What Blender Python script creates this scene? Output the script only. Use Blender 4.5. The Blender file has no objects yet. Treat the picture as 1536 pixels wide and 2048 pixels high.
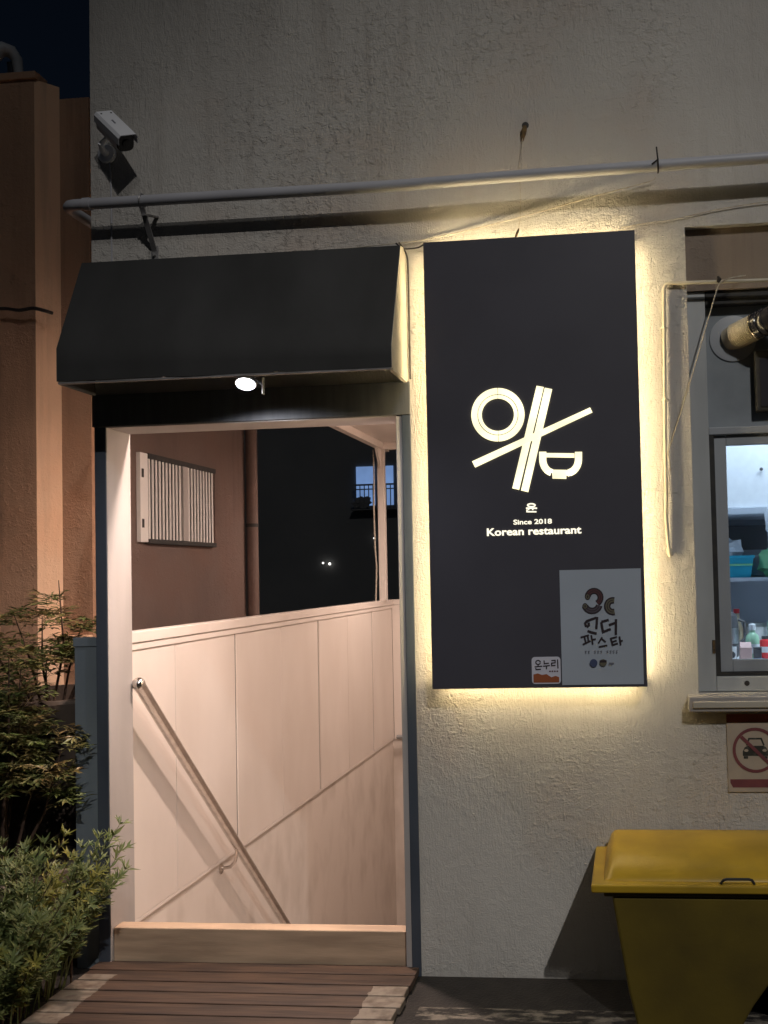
import bpy, math, random
from mathutils import Vector, Matrix
PI = math.pi
R = math.radians
random.seed(7)
scene = bpy.context.scene
col = scene.collection

# ------------------------------------------------------------------ camera
cam_d = bpy.data.cameras.new('camera'); cam = bpy.data.objects.new('camera', cam_d); col.objects.link(cam)
YAW, PITCH, ROLL = R(6.025), R(2.033), R(-1.384)
fwd = Vector((-math.sin(YAW), math.cos(YAW), 0)); rgt = Vector((math.cos(YAW), math.sin(YAW), 0)); up = Vector((0, 0, 1))
f2 = fwd*math.cos(PITCH)+up*math.sin(PITCH); u2 = up*math.cos(PITCH)-fwd*math.sin(PITCH)
r3 = rgt*math.cos(ROLL)+u2*math.sin(ROLL); u3 = u2*math.cos(ROLL)-rgt*math.sin(ROLL)
cam.matrix_world = Matrix(((r3.x, u3.x, -f2.x, 0), (r3.y, u3.y, -f2.y, -3.77), (r3.z, u3.z, -f2.z, 1.516), (0, 0, 0, 1)))
cam_d.sensor_fit = 'VERTICAL'; cam_d.sensor_height = 36; cam_d.sensor_width = 27
cam_d.lens = 2000/2048*36
cam_d.shift_x = (768-1048.4)/2048
cam_d.shift_y = (1073.4-1024)/2048
cam_d.clip_start = .05; cam_d.clip_end = 500
scene.camera = cam

# ------------------------------------------------------------------ world, sun, exposure
SUNDIR = Vector((-.43, 1, -.93)).normalized()          # the way the street light travels
world = bpy.data.worlds.new('World'); scene.world = world; world.use_nodes = True
wn = world.node_tree.nodes; wl = world.node_tree.links
bg = wn['Background']
sky = wn.new('ShaderNodeTexSky'); sky.sky_type = 'NISHITA'; sky.sun_disc = False
sky.sun_elevation = math.asin(-SUNDIR.z); sky.sun_rotation = math.atan2(-SUNDIR.x, -SUNDIR.y)
sky.air_density = 1.0; sky.dust_density = .3; sky.ozone_density = 4.0
wl.new(sky.outputs[0], bg.inputs[0]); bg.inputs[1].default_value = .0014
sun_d = bpy.data.lights.new('sun', 'SUN'); sun_d.energy = .13; sun_d.angle = R(2); sun_d.color = (1, .985, .96)
sun = bpy.data.objects.new('sun', sun_d); col.objects.link(sun)
sun.rotation_euler = SUNDIR.to_track_quat('-Z', 'Y').to_euler(); sun.location = (4, -10, 10)
# the street lamp across the road, the main light on the wall
lamp_d = bpy.data.lights.new('street_lamp_light', 'SPOT'); lamp_d.energy = 4300; lamp_d.spot_size = R(21.8); lamp_d.spot_blend = 1
lamp_d.shadow_soft_size = .10; lamp_d.color = (1, .965, .915)
LAMP = Vector((6.0, -14.3, 14.2)); AIM = Vector((-.35, 0, .65))
lamp_o = bpy.data.objects.new('street_lamp_light', lamp_d); col.objects.link(lamp_o); lamp_o.location = LAMP
lamp_o.rotation_euler = (AIM-LAMP).to_track_quat('-Z', 'Y').to_euler()
vs = scene.view_settings
vs.view_transform = 'Standard'; vs.look = 'None'; vs.exposure = 0; vs.gamma = 1; vs.use_curve_mapping = False

# ------------------------------------------------------------------ materials
def mat(name, c1, c2=None, scale=8, rough=.7, metal=0, bump=0, bscale=60, stretch=(1, 1, 1), bstretch=(1, 1, 1),
        dist=.002, detail=4, lo=.35, hi=.65, spec=.5, coat=0):
    m = bpy.data.materials.new(name); m.use_nodes = True
    n = m.node_tree.nodes; l = m.node_tree.links; b = n['Principled BSDF']
    b.inputs['Roughness'].default_value = rough; b.inputs['Metallic'].default_value = metal
    b.inputs['Specular IOR Level'].default_value = spec
    b.inputs['Base Color'].default_value = (*c1, 1)
    if coat: b.inputs['Coat Weight'].default_value = coat
    geo = n.new('ShaderNodeNewGeometry')
    def coords(st):
        mp = n.new('ShaderNodeMapping'); mp.inputs['Scale'].default_value = st
        l.new(geo.outputs['Position'], mp.inputs['Vector']); return mp.outputs[0]
    if c2:
        t = n.new('ShaderNodeTexNoise'); t.inputs['Scale'].default_value = scale; t.inputs['Detail'].default_value = detail
        l.new(coords(stretch), t.inputs['Vector'])
        r = n.new('ShaderNodeMapRange'); r.inputs[1].default_value = lo; r.inputs[2].default_value = hi
        l.new(t.outputs['Fac'], r.inputs[0])
        mx = n.new('ShaderNodeMix'); mx.data_type = 'RGBA'
        mx.inputs[6].default_value = (*c1, 1); mx.inputs[7].default_value = (*c2, 1)
        l.new(r.outputs[0], mx.inputs[0]); l.new(mx.outputs[2], b.inputs['Base Color'])
    if bump:
        t = n.new('ShaderNodeTexNoise'); t.inputs['Scale'].default_value = bscale; t.inputs['Detail'].default_value = 5
        l.new(coords(bstretch), t.inputs['Vector'])
        bp = n.new('ShaderNodeBump'); bp.inputs['Strength'].default_value = bump; bp.inputs['Distance'].default_value = dist
        l.new(t.outputs['Fac'], bp.inputs['Height']); l.new(bp.outputs[0], b.inputs['Normal'])
    return m

def emit(name, c, s, var=0, scale=9):
    m = bpy.data.materials.new(name); m.use_nodes = True
    n = m.node_tree.nodes; l = m.node_tree.links; b = n['Principled BSDF']
    b.inputs['Base Color'].default_value = (.6, .6, .6, 1)
    b.inputs['Emission Color'].default_value = (*c, 1); b.inputs['Emission Strength'].default_value = s
    if var:
        g = n.new('ShaderNodeNewGeometry'); t = n.new('ShaderNodeTexNoise'); t.inputs['Scale'].default_value = scale
        r = n.new('ShaderNodeMapRange'); r.inputs[1].default_value = .35; r.inputs[2].default_value = .65
        r.inputs[3].default_value = s*(1-var); r.inputs[4].default_value = s*(1+var)
        l.new(g.outputs['Position'], t.inputs['Vector']); l.new(t.outputs['Fac'], r.inputs[0]); l.new(r.outputs[0], b.inputs['Emission Strength'])
    return m

def stucco_mat(name, ca, cb, cdirt, amount=1.0, streak=(1, 1, .22)):
    """hand trowelled plaster: colour patches, streaky dirt, relief in three scales"""
    m = bpy.data.materials.new(name); m.use_nodes = True
    n = m.node_tree.nodes; l = m.node_tree.links; b = n['Principled BSDF']
    b.inputs['Roughness'].default_value = .82; b.inputs['Specular IOR Level'].default_value = .25
    g = n.new('ShaderNodeNewGeometry')
    def mp(s):
        q = n.new('ShaderNodeMapping'); q.inputs['Scale'].default_value = s; l.new(g.outputs['Position'], q.inputs['Vector']); return q.outputs[0]
    def noise(s, scale, detail=4, rough=.5, dist=0):
        t = n.new('ShaderNodeTexNoise'); t.inputs['Scale'].default_value = scale; t.inputs['Detail'].default_value = detail
        t.inputs['Roughness'].default_value = rough; t.inputs['Distortion'].default_value = dist
        l.new(mp(s), t.inputs['Vector']); return t.outputs['Fac']
    def rng(v, a, c, lo=0, hi=1):
        r = n.new('ShaderNodeMapRange'); r.inputs[1].default_value = a; r.inputs[2].default_value = c
        r.inputs[3].default_value = lo; r.inputs[4].default_value = hi; l.new(v, r.inputs[0]); return r.outputs[0]
    def mix(fac, a, c):
        x = n.new('ShaderNodeMix'); x.data_type = 'RGBA'
        for i, v in ((6, a), (7, c)):
            if isinstance(v, tuple): x.inputs[i].default_value = (*v, 1)
            else: l.new(v, x.inputs[i])
        l.new(fac, x.inputs[0]); return x.outputs[2]
    def math_(op, a, c):
        x = n.new('ShaderNodeMath'); x.operation = op
        for i, v in ((0, a), (1, c)):
            if isinstance(v, (int, float)): x.inputs[i].default_value = v
            else: l.new(v, x.inputs[i])
        return x.outputs[0]
    patch = rng(noise((1, 1, .7), 2.1, 5), .38, .64)
    base = mix(patch, ca, cb)
    tint = tuple(c*k for c, k in zip(ca, (.97, .86, .80)))
    base = mix(math_('MULTIPLY', rng(noise((1, 1, 1.3), 1.15, 4, .6), .5, .68), .75), base, tint)
    drip = rng(noise((5, 5, .30), 3.0, 6, .6), .50, .74)
    big = rng(noise((1, 1, .5), .8, 2), .42, .66)
    base = mix(math_('MULTIPLY', math_('MULTIPLY', drip, big), .8), base, cdirt)
    spots = rng(noise((1, 1, 1), 26, 6, .7), .66, .74)
    base = mix(math_('MULTIPLY', spots, .25), base, cdirt)
    l.new(base, b.inputs['Base Color'])
    h1 = noise(streak, 70, 4, .6, 1.6)                       # trowel ridges
    hx = noise((1, 1, 3.2), 26, 4, .6, 1.2)                  # cross strokes
    h2 = noise((1, 1, .8), 16, 4, .6, 1.2)                   # lumps
    h3 = noise((1, 1, 1), 170, 2)                            # grain
    lumps = rng(noise((1, 1, 1), 34, 5, .65, .4), .52, .72)  # thrown blobs
    blobmask = rng(noise((1, 1, 1), 1.3, 2), .40, .60)
    strmask = rng(noise((1, 1, 1), 1.9, 3), .36, .62, .25, 1.0)
    h = math_('ADD', math_('MULTIPLY', math_('MULTIPLY', h1, strmask), .75), math_('MULTIPLY', h2, .40))
    h = math_('ADD', h, math_('MULTIPLY', math_('MULTIPLY', hx, blobmask), .55))
    h = math_('ADD', h, math_('MULTIPLY', h3, .24))
    h = math_('ADD', h, math_('MULTIPLY', math_('MULTIPLY', lumps, blobmask), .55))
    bp = n.new('ShaderNodeBump'); bp.inputs['Strength'].default_value = 1; bp.inputs['Distance'].default_value = .0085*amount
    l.new(h, bp.inputs['Height']); l.new(bp.outputs[0], b.inputs['Normal'])
    return m

M = {}
M['stucco'] = stucco_mat('cream plaster', (.585, .56, .525), (.52, .495, .465), (.36, .325, .295))
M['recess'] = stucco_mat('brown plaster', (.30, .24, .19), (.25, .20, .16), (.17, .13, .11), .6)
M['terracotta'] = stucco_mat('terracotta plaster', (.53, .32, .21), (.45, .27, .175), (.20, .12, .085), .8, (1, 1, .6))
M['peachlit'] = stucco_mat('peach plaster', (.86, .58, .39), (.78, .52, .35), (.34, .21, .15), .35, (1, 1, .6))  # paler than the terracotta: warm side light put into the colour
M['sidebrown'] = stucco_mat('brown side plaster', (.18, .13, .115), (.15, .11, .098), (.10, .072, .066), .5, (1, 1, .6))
M['black'] = mat('black coated sheet', (.026, .026, .026), (.044, .044, .045), 3, .6, 0, .2, 40, (1, 1, .35), detail=7)
M['lintel'] = mat('black painted board', (.085, .088, .096), (.115, .118, .127), 5, .8, 0, .25, 30, (6, 1, .6), (8, 1, .5))
M['post'] = mat('slate blue paint', (.055, .068, .092), (.085, .10, .13), 5, .5, 0, .2, 60, (1, 1, .3))
M['greypanel'] = mat('blue grey paint', (.20, .235, .27), (.16, .19, .22), 6, .55, 0, .15, 60, (1, 1, .3))
M['white'] = mat('white enamel paint', (.47, .44, .43), (.39, .365, .355), 5, .42, 0, .12, 70, (1, 1, .2))
M['barwhite'] = mat('white bar paint', (.88, .86, .84), None, rough=.4)
M['panel'] = mat('cream panel paint', (.77, .705, .655), (.665, .595, .54), 2.2, .45, 0, .06, 40, (1, 1, .5), lo=.3, hi=.7)
M['concrete'] = mat('stained concrete', (.70, .635, .58), (.55, .485, .43), 4.5, .75, 0, .3, 40, (1, 1.0, .6), lo=.46, hi=.76, detail=8)
M['threshold'] = mat('worn threshold board', (.64, .46, .32), (.44, .31, .215), 6, .65, 0, .4, 60, (.5, 2, 4), (.4, 1, 4))
M['signface'] = mat('charcoal acrylic', (.068, .066, .084), (.078, .076, .096), 3, .45, 0, .03, 30)
M['signbox'] = mat('sign backing', (.08, .08, .08), None, rough=.6)
M['cream'] = mat('cream sheet', (.55, .50, .42), (.47, .43, .36), 6, .5, 0, .1, 50)
M['pipe'] = mat('grey pvc pipe', (.50, .50, .54), (.42, .42, .46), 6, .4, 0, .06, 60, (.4, 1, 1))
M['steel'] = mat('brushed steel', (.70, .66, .62), (.60, .56, .53), 30, .2, 1.0, .05, 200)
M['galv'] = mat('galvanised bracket', (.42, .41, .42), (.30, .29, .29), 20, .5, .5, .1, 120)
M['camwhite'] = mat('camera white', (.84, .85, .90), None, rough=.4)
M['camblack'] = mat('camera black', (.015, .015, .016), None, rough=.25)
M['conduit'] = mat('cream conduit', (.62, .57, .46), (.52, .47, .38), 14, .5, 0, .1, 90)
M['twine'] = mat('pale twine', (.55, .50, .42), (.40, .35, .28), 60, .9)
M['wire'] = mat('black wire', (.025, .02, .02), None, rough=.6)
M['rust'] = mat('rusty anchor', (.16, .10, .04), (.05, .035, .025), 60, .9, 0, .5, 120)
M['frame'] = mat('grey window frame', (.44, .46, .47), (.37, .385, .395), 8, .5, 0, .15, 60, (1, 1, .3))
M['sash'] = mat('dark grey sash', (.36, .385, .42), (.30, .32, .35), 8, .45, 0, .1, 60, (1, 1, .3))
M['gasket'] = mat('black gasket', (.02, .02, .022), (.035, .033, .03), 30, .7)
M['slate'] = mat('slate board', (.27, .30, .33), (.20, .225, .25), 5, .6, 0, .2, 50)
M['sill'] = mat('window sill paint', (.42, .39, .37), (.35, .325, .31), 10, .45, 0, .1, 60)
M['ductcollar'] = mat('pale duct collar', (.38, .40, .43), None, rough=.5)
M['duct'] = mat('tan duct hose', (.66, .58, .43), (.52, .45, .32), 20, .4, 0, .1, 90)
M['ductdark'] = mat('dark duct rubber', (.035, .035, .045), None, rough=.18)
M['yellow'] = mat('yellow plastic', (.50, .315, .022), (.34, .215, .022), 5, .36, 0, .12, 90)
M['yellowbody'] = mat('dark yellow plastic', (.165, .118, .017), (.095, .068, .015), 3.2, .5, 0, .2, 90, lo=.4, hi=.75)  # bin body, darker and patchier yellow than the lid
M['darkpot'] = mat('dark brown pot', (.085, .06, .045), (.055, .04, .032), 9, .7, 0, .3, 60)
M['pot'] = mat('clay pot', (.17, .135, .10), (.11, .085, .065), 9, .7, 0, .3, 60)
M['soil'] = mat('dark soil', (.03, .022, .016), (.015, .011, .009), 30, .95, 0, .8, 60, dist=.01)
M['leafa'] = mat('nandina leaves', (.10, .13, .035), (.22, .14, .055), 9, .5, lo=.42, hi=.66)
M['leafb'] = mat('shrub leaves', (.10, .145, .045), (.19, .205, .065), 16, .5)
M['leafc'] = mat('yellowing leaves', (.22, .20, .035), (.14, .15, .03), 25, .5)
M['stem'] = mat('woody stem', (.13, .075, .05), (.075, .045, .035), 40, .8)
M['paper'] = mat('blue grey poster paper', (.46, .515, .60), (.425, .48, .56), 4, .5)
M['sticker'] = mat('sticker white', (.70, .70, .80), None, rough=.4)
M['ink'] = mat('ink dark brown', (.028, .018, .024), None, rough=.7)
M['inkred'] = mat('ink brick red', (.10, .035, .04), None, rough=.7)
M['inkplum'] = mat('ink plum', (.085, .07, .09), None, rough=.7)
M['inkolive'] = mat('ink ochre', (.13, .12, .085), None, rough=.7)
M['inkorange'] = mat('ink orange', (.36, .10, .035), None, rough=.6)
M['inkblue'] = mat('ink navy', (.06, .08, .17), None, rough=.6)
M['inkfaint'] = mat('ink faint grey', (.15, .15, .19), None, rough=.6)
M['npwhite'] = mat('faded sign sheet', (.46, .38, .30), (.40, .33, .265), 12, .6)
M['npred'] = mat('faded sign red', (.20, .055, .06), (.15, .04, .05), 20, .6)
M['npblack'] = mat('faded sign black', (.03, .03, .025), (.10, .09, .075), 60, .6, lo=.5, hi=.7)
M['farwall'] = mat('dark far wall', (.16, .165, .17), (.21, .21, .21), .3, .9)
M['letter'] = emit('lit letters', (1, .90, .52), 1.45, .22, 7)
M['lettersmall'] = emit('lit small letters', (1, .93, .70), 1.25)
M['led'] = emit('led strip', (1, .785, .425), 33)
M['lens'] = emit('lamp lens', (.95, .97, 1), 14)
M['ceil'] = emit('ceiling lamp diffuser', (1, .76, .60), 6)
M['farglow'] = emit('lit far window', (.20, .36, .72), .62, .12, 2)
M['fardot'] = emit('far lamp', (1, .97, .9), 2.5)
M['tube'] = emit('kitchen tube', (.72, .86, 1), 9)
M['kitwall'] = mat('kitchen wall', (.45, .49, .56), (.40, .44, .50), 4, .6)
M['kitwhite'] = mat('kitchen white board', (.75, .77, .80), (.70, .72, .76), 40, .5)
M['kitdark'] = mat('kitchen dark', (.10, .10, .11), None, rough=.5)
M['blue'] = mat('turquoise plastic', (.03, .38, .56), None, rough=.35)
M['green'] = mat('pale green plastic', (.36, .60, .42), None, rough=.35)
M['greenbag'] = mat('green bag', (.25, .62, .33), None, rough=.4)
M['red'] = mat('red plastic', (.75, .05, .06), None, rough=.35)
M['pink'] = mat('pink carton', (.62, .42, .40), None, rough=.6)
M['whitebag'] = mat('white plastic bag', (.80, .84, .90), (.66, .72, .80), 30, .35, 0, .8, 40, dist=.01)
M['steeldull'] = mat('dull steel', (.38, .40, .42), None, rough=.35, metal=.8)

def glass_mat():
    m = bpy.data.materials.new('window glass'); m.use_nodes = True
    n = m.node_tree.nodes; l = m.node_tree.links
    n.remove(n['Principled BSDF'])
    t = n.new('ShaderNodeBsdfTransparent'); t.inputs[0].default_value = (.90, .94, .96, 1)
    g = n.new('ShaderNodeBsdfGlossy'); g.inputs['Roughness'].default_value = .03
    fr = n.new('ShaderNodeFresnel'); fr.inputs[0].default_value = 1.35
    mx = n.new('ShaderNodeMixShader'); l.new(fr.outputs[0], mx.inputs[0]); l.new(t.outputs[0], mx.inputs[1]); l.new(g.outputs[0], mx.inputs[2])
    l.new(mx.outputs[0], n['Material Output'].inputs[0]); return m
M['glass'] = glass_mat()

def plank_mat():
    """stained deck board with worn white paint along both long sides of the ramp"""
    m = mat('stained deck board', (.088, .051, .033), (.038, .023, .017), 11, .6, 0, .5, 40, (.35, 3, 3), (.25, 4, 4), dist=.003)
    n = m.node_tree.nodes; l = m.node_tree.links; b = n['Principled BSDF']
    src = b.inputs['Base Color'].links[0].from_socket
    g = n.new('ShaderNodeNewGeometry'); s = n.new('ShaderNodeSeparateXYZ'); l.new(g.outputs['Position'], s.inputs[0])
    t = n.new('ShaderNodeTexNoise'); t.inputs['Scale'].default_value = 22; t.inputs['Detail'].default_value = 6; l.new(g.outputs['Position'], t.inputs['Vector'])
    def M2(op, a, c):
        x = n.new('ShaderNodeMath'); x.operation = op
        for i, v in ((0, a), (1, c)):
            if isinstance(v, (int, float)): x.inputs[i].default_value = v
            else: l.new(v, x.inputs[i])
        return x.outputs[0]
    xx = M2('ADD', s.outputs[0], M2('MULTIPLY', M2('SUBTRACT', t.outputs['Fac'], .5), .05))
    left = M2('MULTIPLY', M2('LESS_THAN', xx, -1.977), M2('LESS_THAN', s.outputs[1], -.118))
    right = M2('MULTIPLY', M2('GREATER_THAN', xx, -.972), M2('LESS_THAN', s.outputs[1], -.165))
    worn = n.new('ShaderNodeMapRange'); worn.inputs[1].default_value = .78; worn.inputs[2].default_value = .40; l.new(t.outputs['Fac'], worn.inputs[0])
    fac = M2('MULTIPLY', M2('MULTIPLY', M2('ADD', left, right), worn.outputs[0]), .85)
    mx = n.new('ShaderNodeMix'); mx.data_type = 'RGBA'; l.new(fac, mx.inputs[0]); l.new(src, mx.inputs[6]); mx.inputs[7].default_value = (.27, .23, .185, 1)
    l.new(mx.outputs[2], b.inputs['Base Color'])
    return m
M['plank'] = plank_mat()

def ground_mat():
    m = mat('old asphalt', (.024, .020, .018), (.013, .011, .010), 14, .75, 0, .9, 90, dist=.006)
    n = m.node_tree.nodes; l = m.node_tree.links; b = n['Principled BSDF']
    src = b.inputs['Base Color'].links[0].from_socket
    g = n.new('ShaderNodeNewGeometry'); s = n.new('ShaderNodeSeparateXYZ'); l.new(g.outputs['Position'], s.inputs[0])
    t = n.new('ShaderNodeTexNoise'); t.inputs['Scale'].default_value = 16; t.inputs['Detail'].default_value = 7; t.inputs['Roughness'].default_value = .65
    mp = n.new('ShaderNodeMapping'); mp.inputs['Scale'].default_value = (.6, 1.6, 1); l.new(g.outputs['Position'], mp.inputs[0]); l.new(mp.outputs[0], t.inputs['Vector'])
    def M2(op, a, c):
        x = n.new('ShaderNodeMath'); x.operation = op
        for i, v in ((0, a), (1, c)):
            if isinstance(v, (int, float)): x.inputs[i].default_value = v
            else: l.new(v, x.inputs[i])
        return x.outputs[0]
    d = M2('ABSOLUTE', M2('ADD', s.outputs[1], .315), 0)
    band = M2('MULTIPLY', M2('LESS_THAN', d, .05), M2('GREATER_THAN', s.outputs[0], -.78))
    worn = n.new('ShaderNodeMapRange'); worn.inputs[1].default_value = .47; worn.inputs[2].default_value = .60; l.new(t.outputs['Fac'], worn.inputs[0])
    mx = n.new('ShaderNodeMix'); mx.data_type = 'RGBA'; l.new(M2('MULTIPLY', band, worn.outputs[0]), mx.inputs[0]); l.new(src, mx.inputs[6]); mx.inputs[7].default_value = (.22, .195, .16, 1)
    l.new(mx.outputs[2], b.inputs['Base Color'])
    return m
M['ground'] = ground_mat()

# ------------------------------------------------------------------ builders
def origin_of(p):
    o = Vector((0, 0, 0))
    while p is not None:
        o += p.location; p = p.parent
    return o

class MB:
    def __init__(s): s.v = []; s.f = []
    def add(s, vs, fs):
        k = len(s.v); s.v += [tuple(v) for v in vs]; s.f += [tuple(i+k for i in f) for f in fs]; return s
    def box(s, x0, x1, y0, y1, z0, z1):
        return s.add([(x0, y0, z0), (x1, y0, z0), (x1, y1, z0), (x0, y1, z0), (x0, y0, z1), (x1, y0, z1), (x1, y1, z1), (x0, y1, z1)],
                     [(0, 3, 2, 1), (4, 5, 6, 7), (0, 1, 5, 4), (1, 2, 6, 5), (2, 3, 7, 6), (3, 0, 4, 7)])
    def obox(s, c, ax, ay, az):                           # centre and three half-axes
        c, ax, ay, az = map(Vector, (c, ax, ay, az))
        P = [c+sx*ax+sy*ay+sz*az for sz in (-1, 1) for sx, sy in ((-1, -1), (1, -1), (1, 1), (-1, 1))]
        return s.add(P, [(0, 3, 2, 1), (4, 5, 6, 7), (0, 1, 5, 4), (1, 2, 6, 5), (2, 3, 7, 6), (3, 0, 4, 7)])
    def prism_y(s, poly, y0, y1):                         # polygon of (x, z), extruded along y; counter-clockwise seen from -y
        n = len(poly)
        vs_ = [(x, y0, z) for x, z in poly]+[(x, y1, z) for x, z in poly]
        return s.add(vs_, [tuple(range(n)), tuple(range(2*n-1, n-1, -1))]+[(i, i+n, (i+1) % n+n, (i+1) % n) for i in range(n)])
    def prism_x(s, poly, x0, x1):                         # polygon of (y, z)
        n = len(poly)
        vs_ = [(x0, y, z) for y, z in poly]+[(x1, y, z) for y, z in poly]
        return s.add(vs_, [tuple(range(n)), tuple(range(2*n-1, n-1, -1))]+[(i, i+n, (i+1) % n+n, (i+1) % n) for i in range(n)])
    def tube(s, pts, r, n=10, cap=True):
        pts = [Vector(p) for p in pts]; rs = r if isinstance(r, (list, tuple)) else [r]*len(pts)
        ref = None; rings = []
        for i, p in enumerate(pts):
            d = (pts[min(i+1, len(pts)-1)]-pts[max(i-1, 0)]).normalized()
            if ref is None:
                ref = d.orthogonal().normalized()
            a = (ref-d*ref.dot(d)).normalized(); ref = a; b = d.cross(a)
            rings.append([p+rs[i]*(a*math.cos(2*PI*k/n)+b*math.sin(2*PI*k/n)) for k in range(n)])
        fs = [(i*n+k, i*n+(k+1) % n, (i+1)*n+(k+1) % n, (i+1)*n+k) for i in range(len(pts)-1) for k in range(n)]
        if cap: fs += [tuple(range(n-1, -1, -1)), tuple((len(pts)-1)*n+k for k in range(n))]
        return s.add([v for g in rings for v in g], fs)
    def lathe(s, prof, org, axis=(0, 0, 1), n=24):        # profile of (radius, height along axis)
        ax = Vector(axis).normalized(); a = ax.orthogonal().normalized(); b = ax.cross(a); org = Vector(org)
        vs_ = [org+ax*h+max(r, 1e-5)*(a*math.cos(2*PI*k/n)+b*math.sin(2*PI*k/n)) for r, h in prof for k in range(n)]
        fs = [(i*n+k, i*n+(k+1) % n, (i+1)*n+(k+1) % n, (i+1)*n+k) for i in range(len(prof)-1) for k in range(n)]
        return s.add(vs_, fs)
    def build(s, name, m, parent=None, smooth=False, bevel=0, seg=2, shift=True):
        o0 = origin_of(parent) if shift else Vector((0, 0, 0))
        me = bpy.data.meshes.new(name)
        me.from_pydata([tuple(Vector(v)-o0) for v in s.v], [], s.f)
        me.materials.append(M[m] if isinstance(m, str) else m)
        if smooth: me.polygons.foreach_set('use_smooth', [True]*len(me.polygons))
        me.update()
        ob = bpy.data.objects.new(name, me); col.objects.link(ob); ob.parent = parent
        if bevel:
            b = ob.modifiers.new('bevel', 'BEVEL'); b.width = bevel; b.segments = seg; b.limit_method = 'ANGLE'; b.angle_limit = R(35)
        if smooth and not bevel:
            e = ob.modifiers.new('edges', 'EDGE_SPLIT'); e.split_angle = R(38)
        return ob

def tag(o, label=None, cat=None, group=None, kind=None):
    for k, v in (('label', label), ('category', cat), ('group', group), ('kind', kind)):
        if v: o[k] = v
    return o
def thing(name, loc, label, cat, group=None):
    o = bpy.data.objects.new(name, None); col.objects.link(o); o.location = loc; o.empty_display_size = .1
    return tag(o, label, cat, group)
def copy_at(src, loc, parent=None):
    c = src.copy(); col.objects.link(c); c.parent = parent if parent else src.parent; c.location = loc; return c

def ribbon(mb, pts, w, y, closed=False):
    """flat stroke in the x-z plane facing -y, mitred, no overlapping faces"""
    P = [Vector((p[0], p[1])) for p in pts]; n = len(P); L = []; Rr = []
    for i in range(n):
        if closed: a, b = P[i-1], P[(i+1) % n]
        else: a, b = P[max(i-1, 0)], P[min(i+1, n-1)]
        d1 = (P[i]-a); d2 = (b-P[i])
        if d1.length < 1e-9: d1 = d2
        if d2.length < 1e-9: d2 = d1
        d1 = d1.normalized(); d2 = d2.normalized()
        t = (d1+d2); t = t.normalized() if t.length > 1e-6 else d1
        nn = Vector((-t.y, t.x)); k = max(.45, nn.dot(Vector((-d1.y, d1.x))))
        L.append(P[i]+nn*w/2/k); Rr.append(P[i]-nn*w/2/k)
    m = n if closed else n-1
    return mb.add([(q.x, y, q.y) for q in L]+[(q.x, y, q.y) for q in Rr], [(n+i, n+(i+1) % n, (i+1) % n, i) for i in range(m)])
def arc(cx, cz, rx, rz, a0, a1, n=14):
    return [(cx+rx*math.cos(R(a0+(a1-a0)*i/n)), cz+rz*math.sin(R(a0+(a1-a0)*i/n))) for i in range(n+1)]
def poly(mb, pts, y):
    a = sum(pts[i][0]*pts[(i+1) % len(pts)][1]-pts[(i+1) % len(pts)][0]*pts[i][1] for i in range(len(pts)))
    if a < 0: pts = pts[::-1]
    return mb.add([(x, y, z) for x, z in pts], [tuple(range(len(pts)))])

def text_mesh(name, body, x0, x1, z, height, y, m, parent, bold=.0):
    cu = bpy.data.curves.new(name, 'FONT'); cu.body = body; cu.size = 1; cu.extrude = .0; cu.offset = bold; cu.resolution_u = 4
    ob = bpy.data.objects.new(name, cu); col.objects.link(ob)
    bpy.context.view_layer.update()
    me = bpy.data.meshes.new_from_object(ob.evaluated_get(bpy.context.evaluated_depsgraph_get()))
    bpy.data.objects.remove(ob); bpy.data.curves.remove(cu)
    xs = [v.co.x for v in me.vertices]; ys = [v.co.y for v in me.vertices]
    sx = (x1-x0)/(max(xs)-min(xs)); sz = height/(max(ys)-min(min(ys), 0)); xm = min(xs)
    o0 = origin_of(parent)
    for v in me.vertices:
        v.co = Vector((x0+(v.co.x-xm)*sx, y, z+v.co.y*sz))-o0
    me.materials.clear(); me.materials.append(M[m]); me.update(); me.name = name
    t = bpy.data.objects.new(name, me); col.objects.link(t); t.parent = parent
    return t

# ================================================================== SETTING
# ground with the stair pit left open
mb = MB()
gx = [-60, -2.15, -.80, 60]; gy = [-40, .20, 5.0, 120]
for i in range(3):
    for j in range(3):
        if i == 1 and j == 1: continue
        mb.add([(gx[i], gy[j], 0), (gx[i+1], gy[j], 0), (gx[i+1], gy[j+1], 0), (gx[i], gy[j+1], 0)], [(0, 1, 2, 3)])
tag(mb.build('ground', 'ground'), kind='structure')
mb = MB(); mb.add([(-4, -2.2, .004), (-2.22, -2.2, .004), (-2.22, 1.05, .004), (-4, 1.05, .004)], [(0, 1, 2, 3)])
tag(mb.build('planting_soil', 'soil'), kind='structure')

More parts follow.
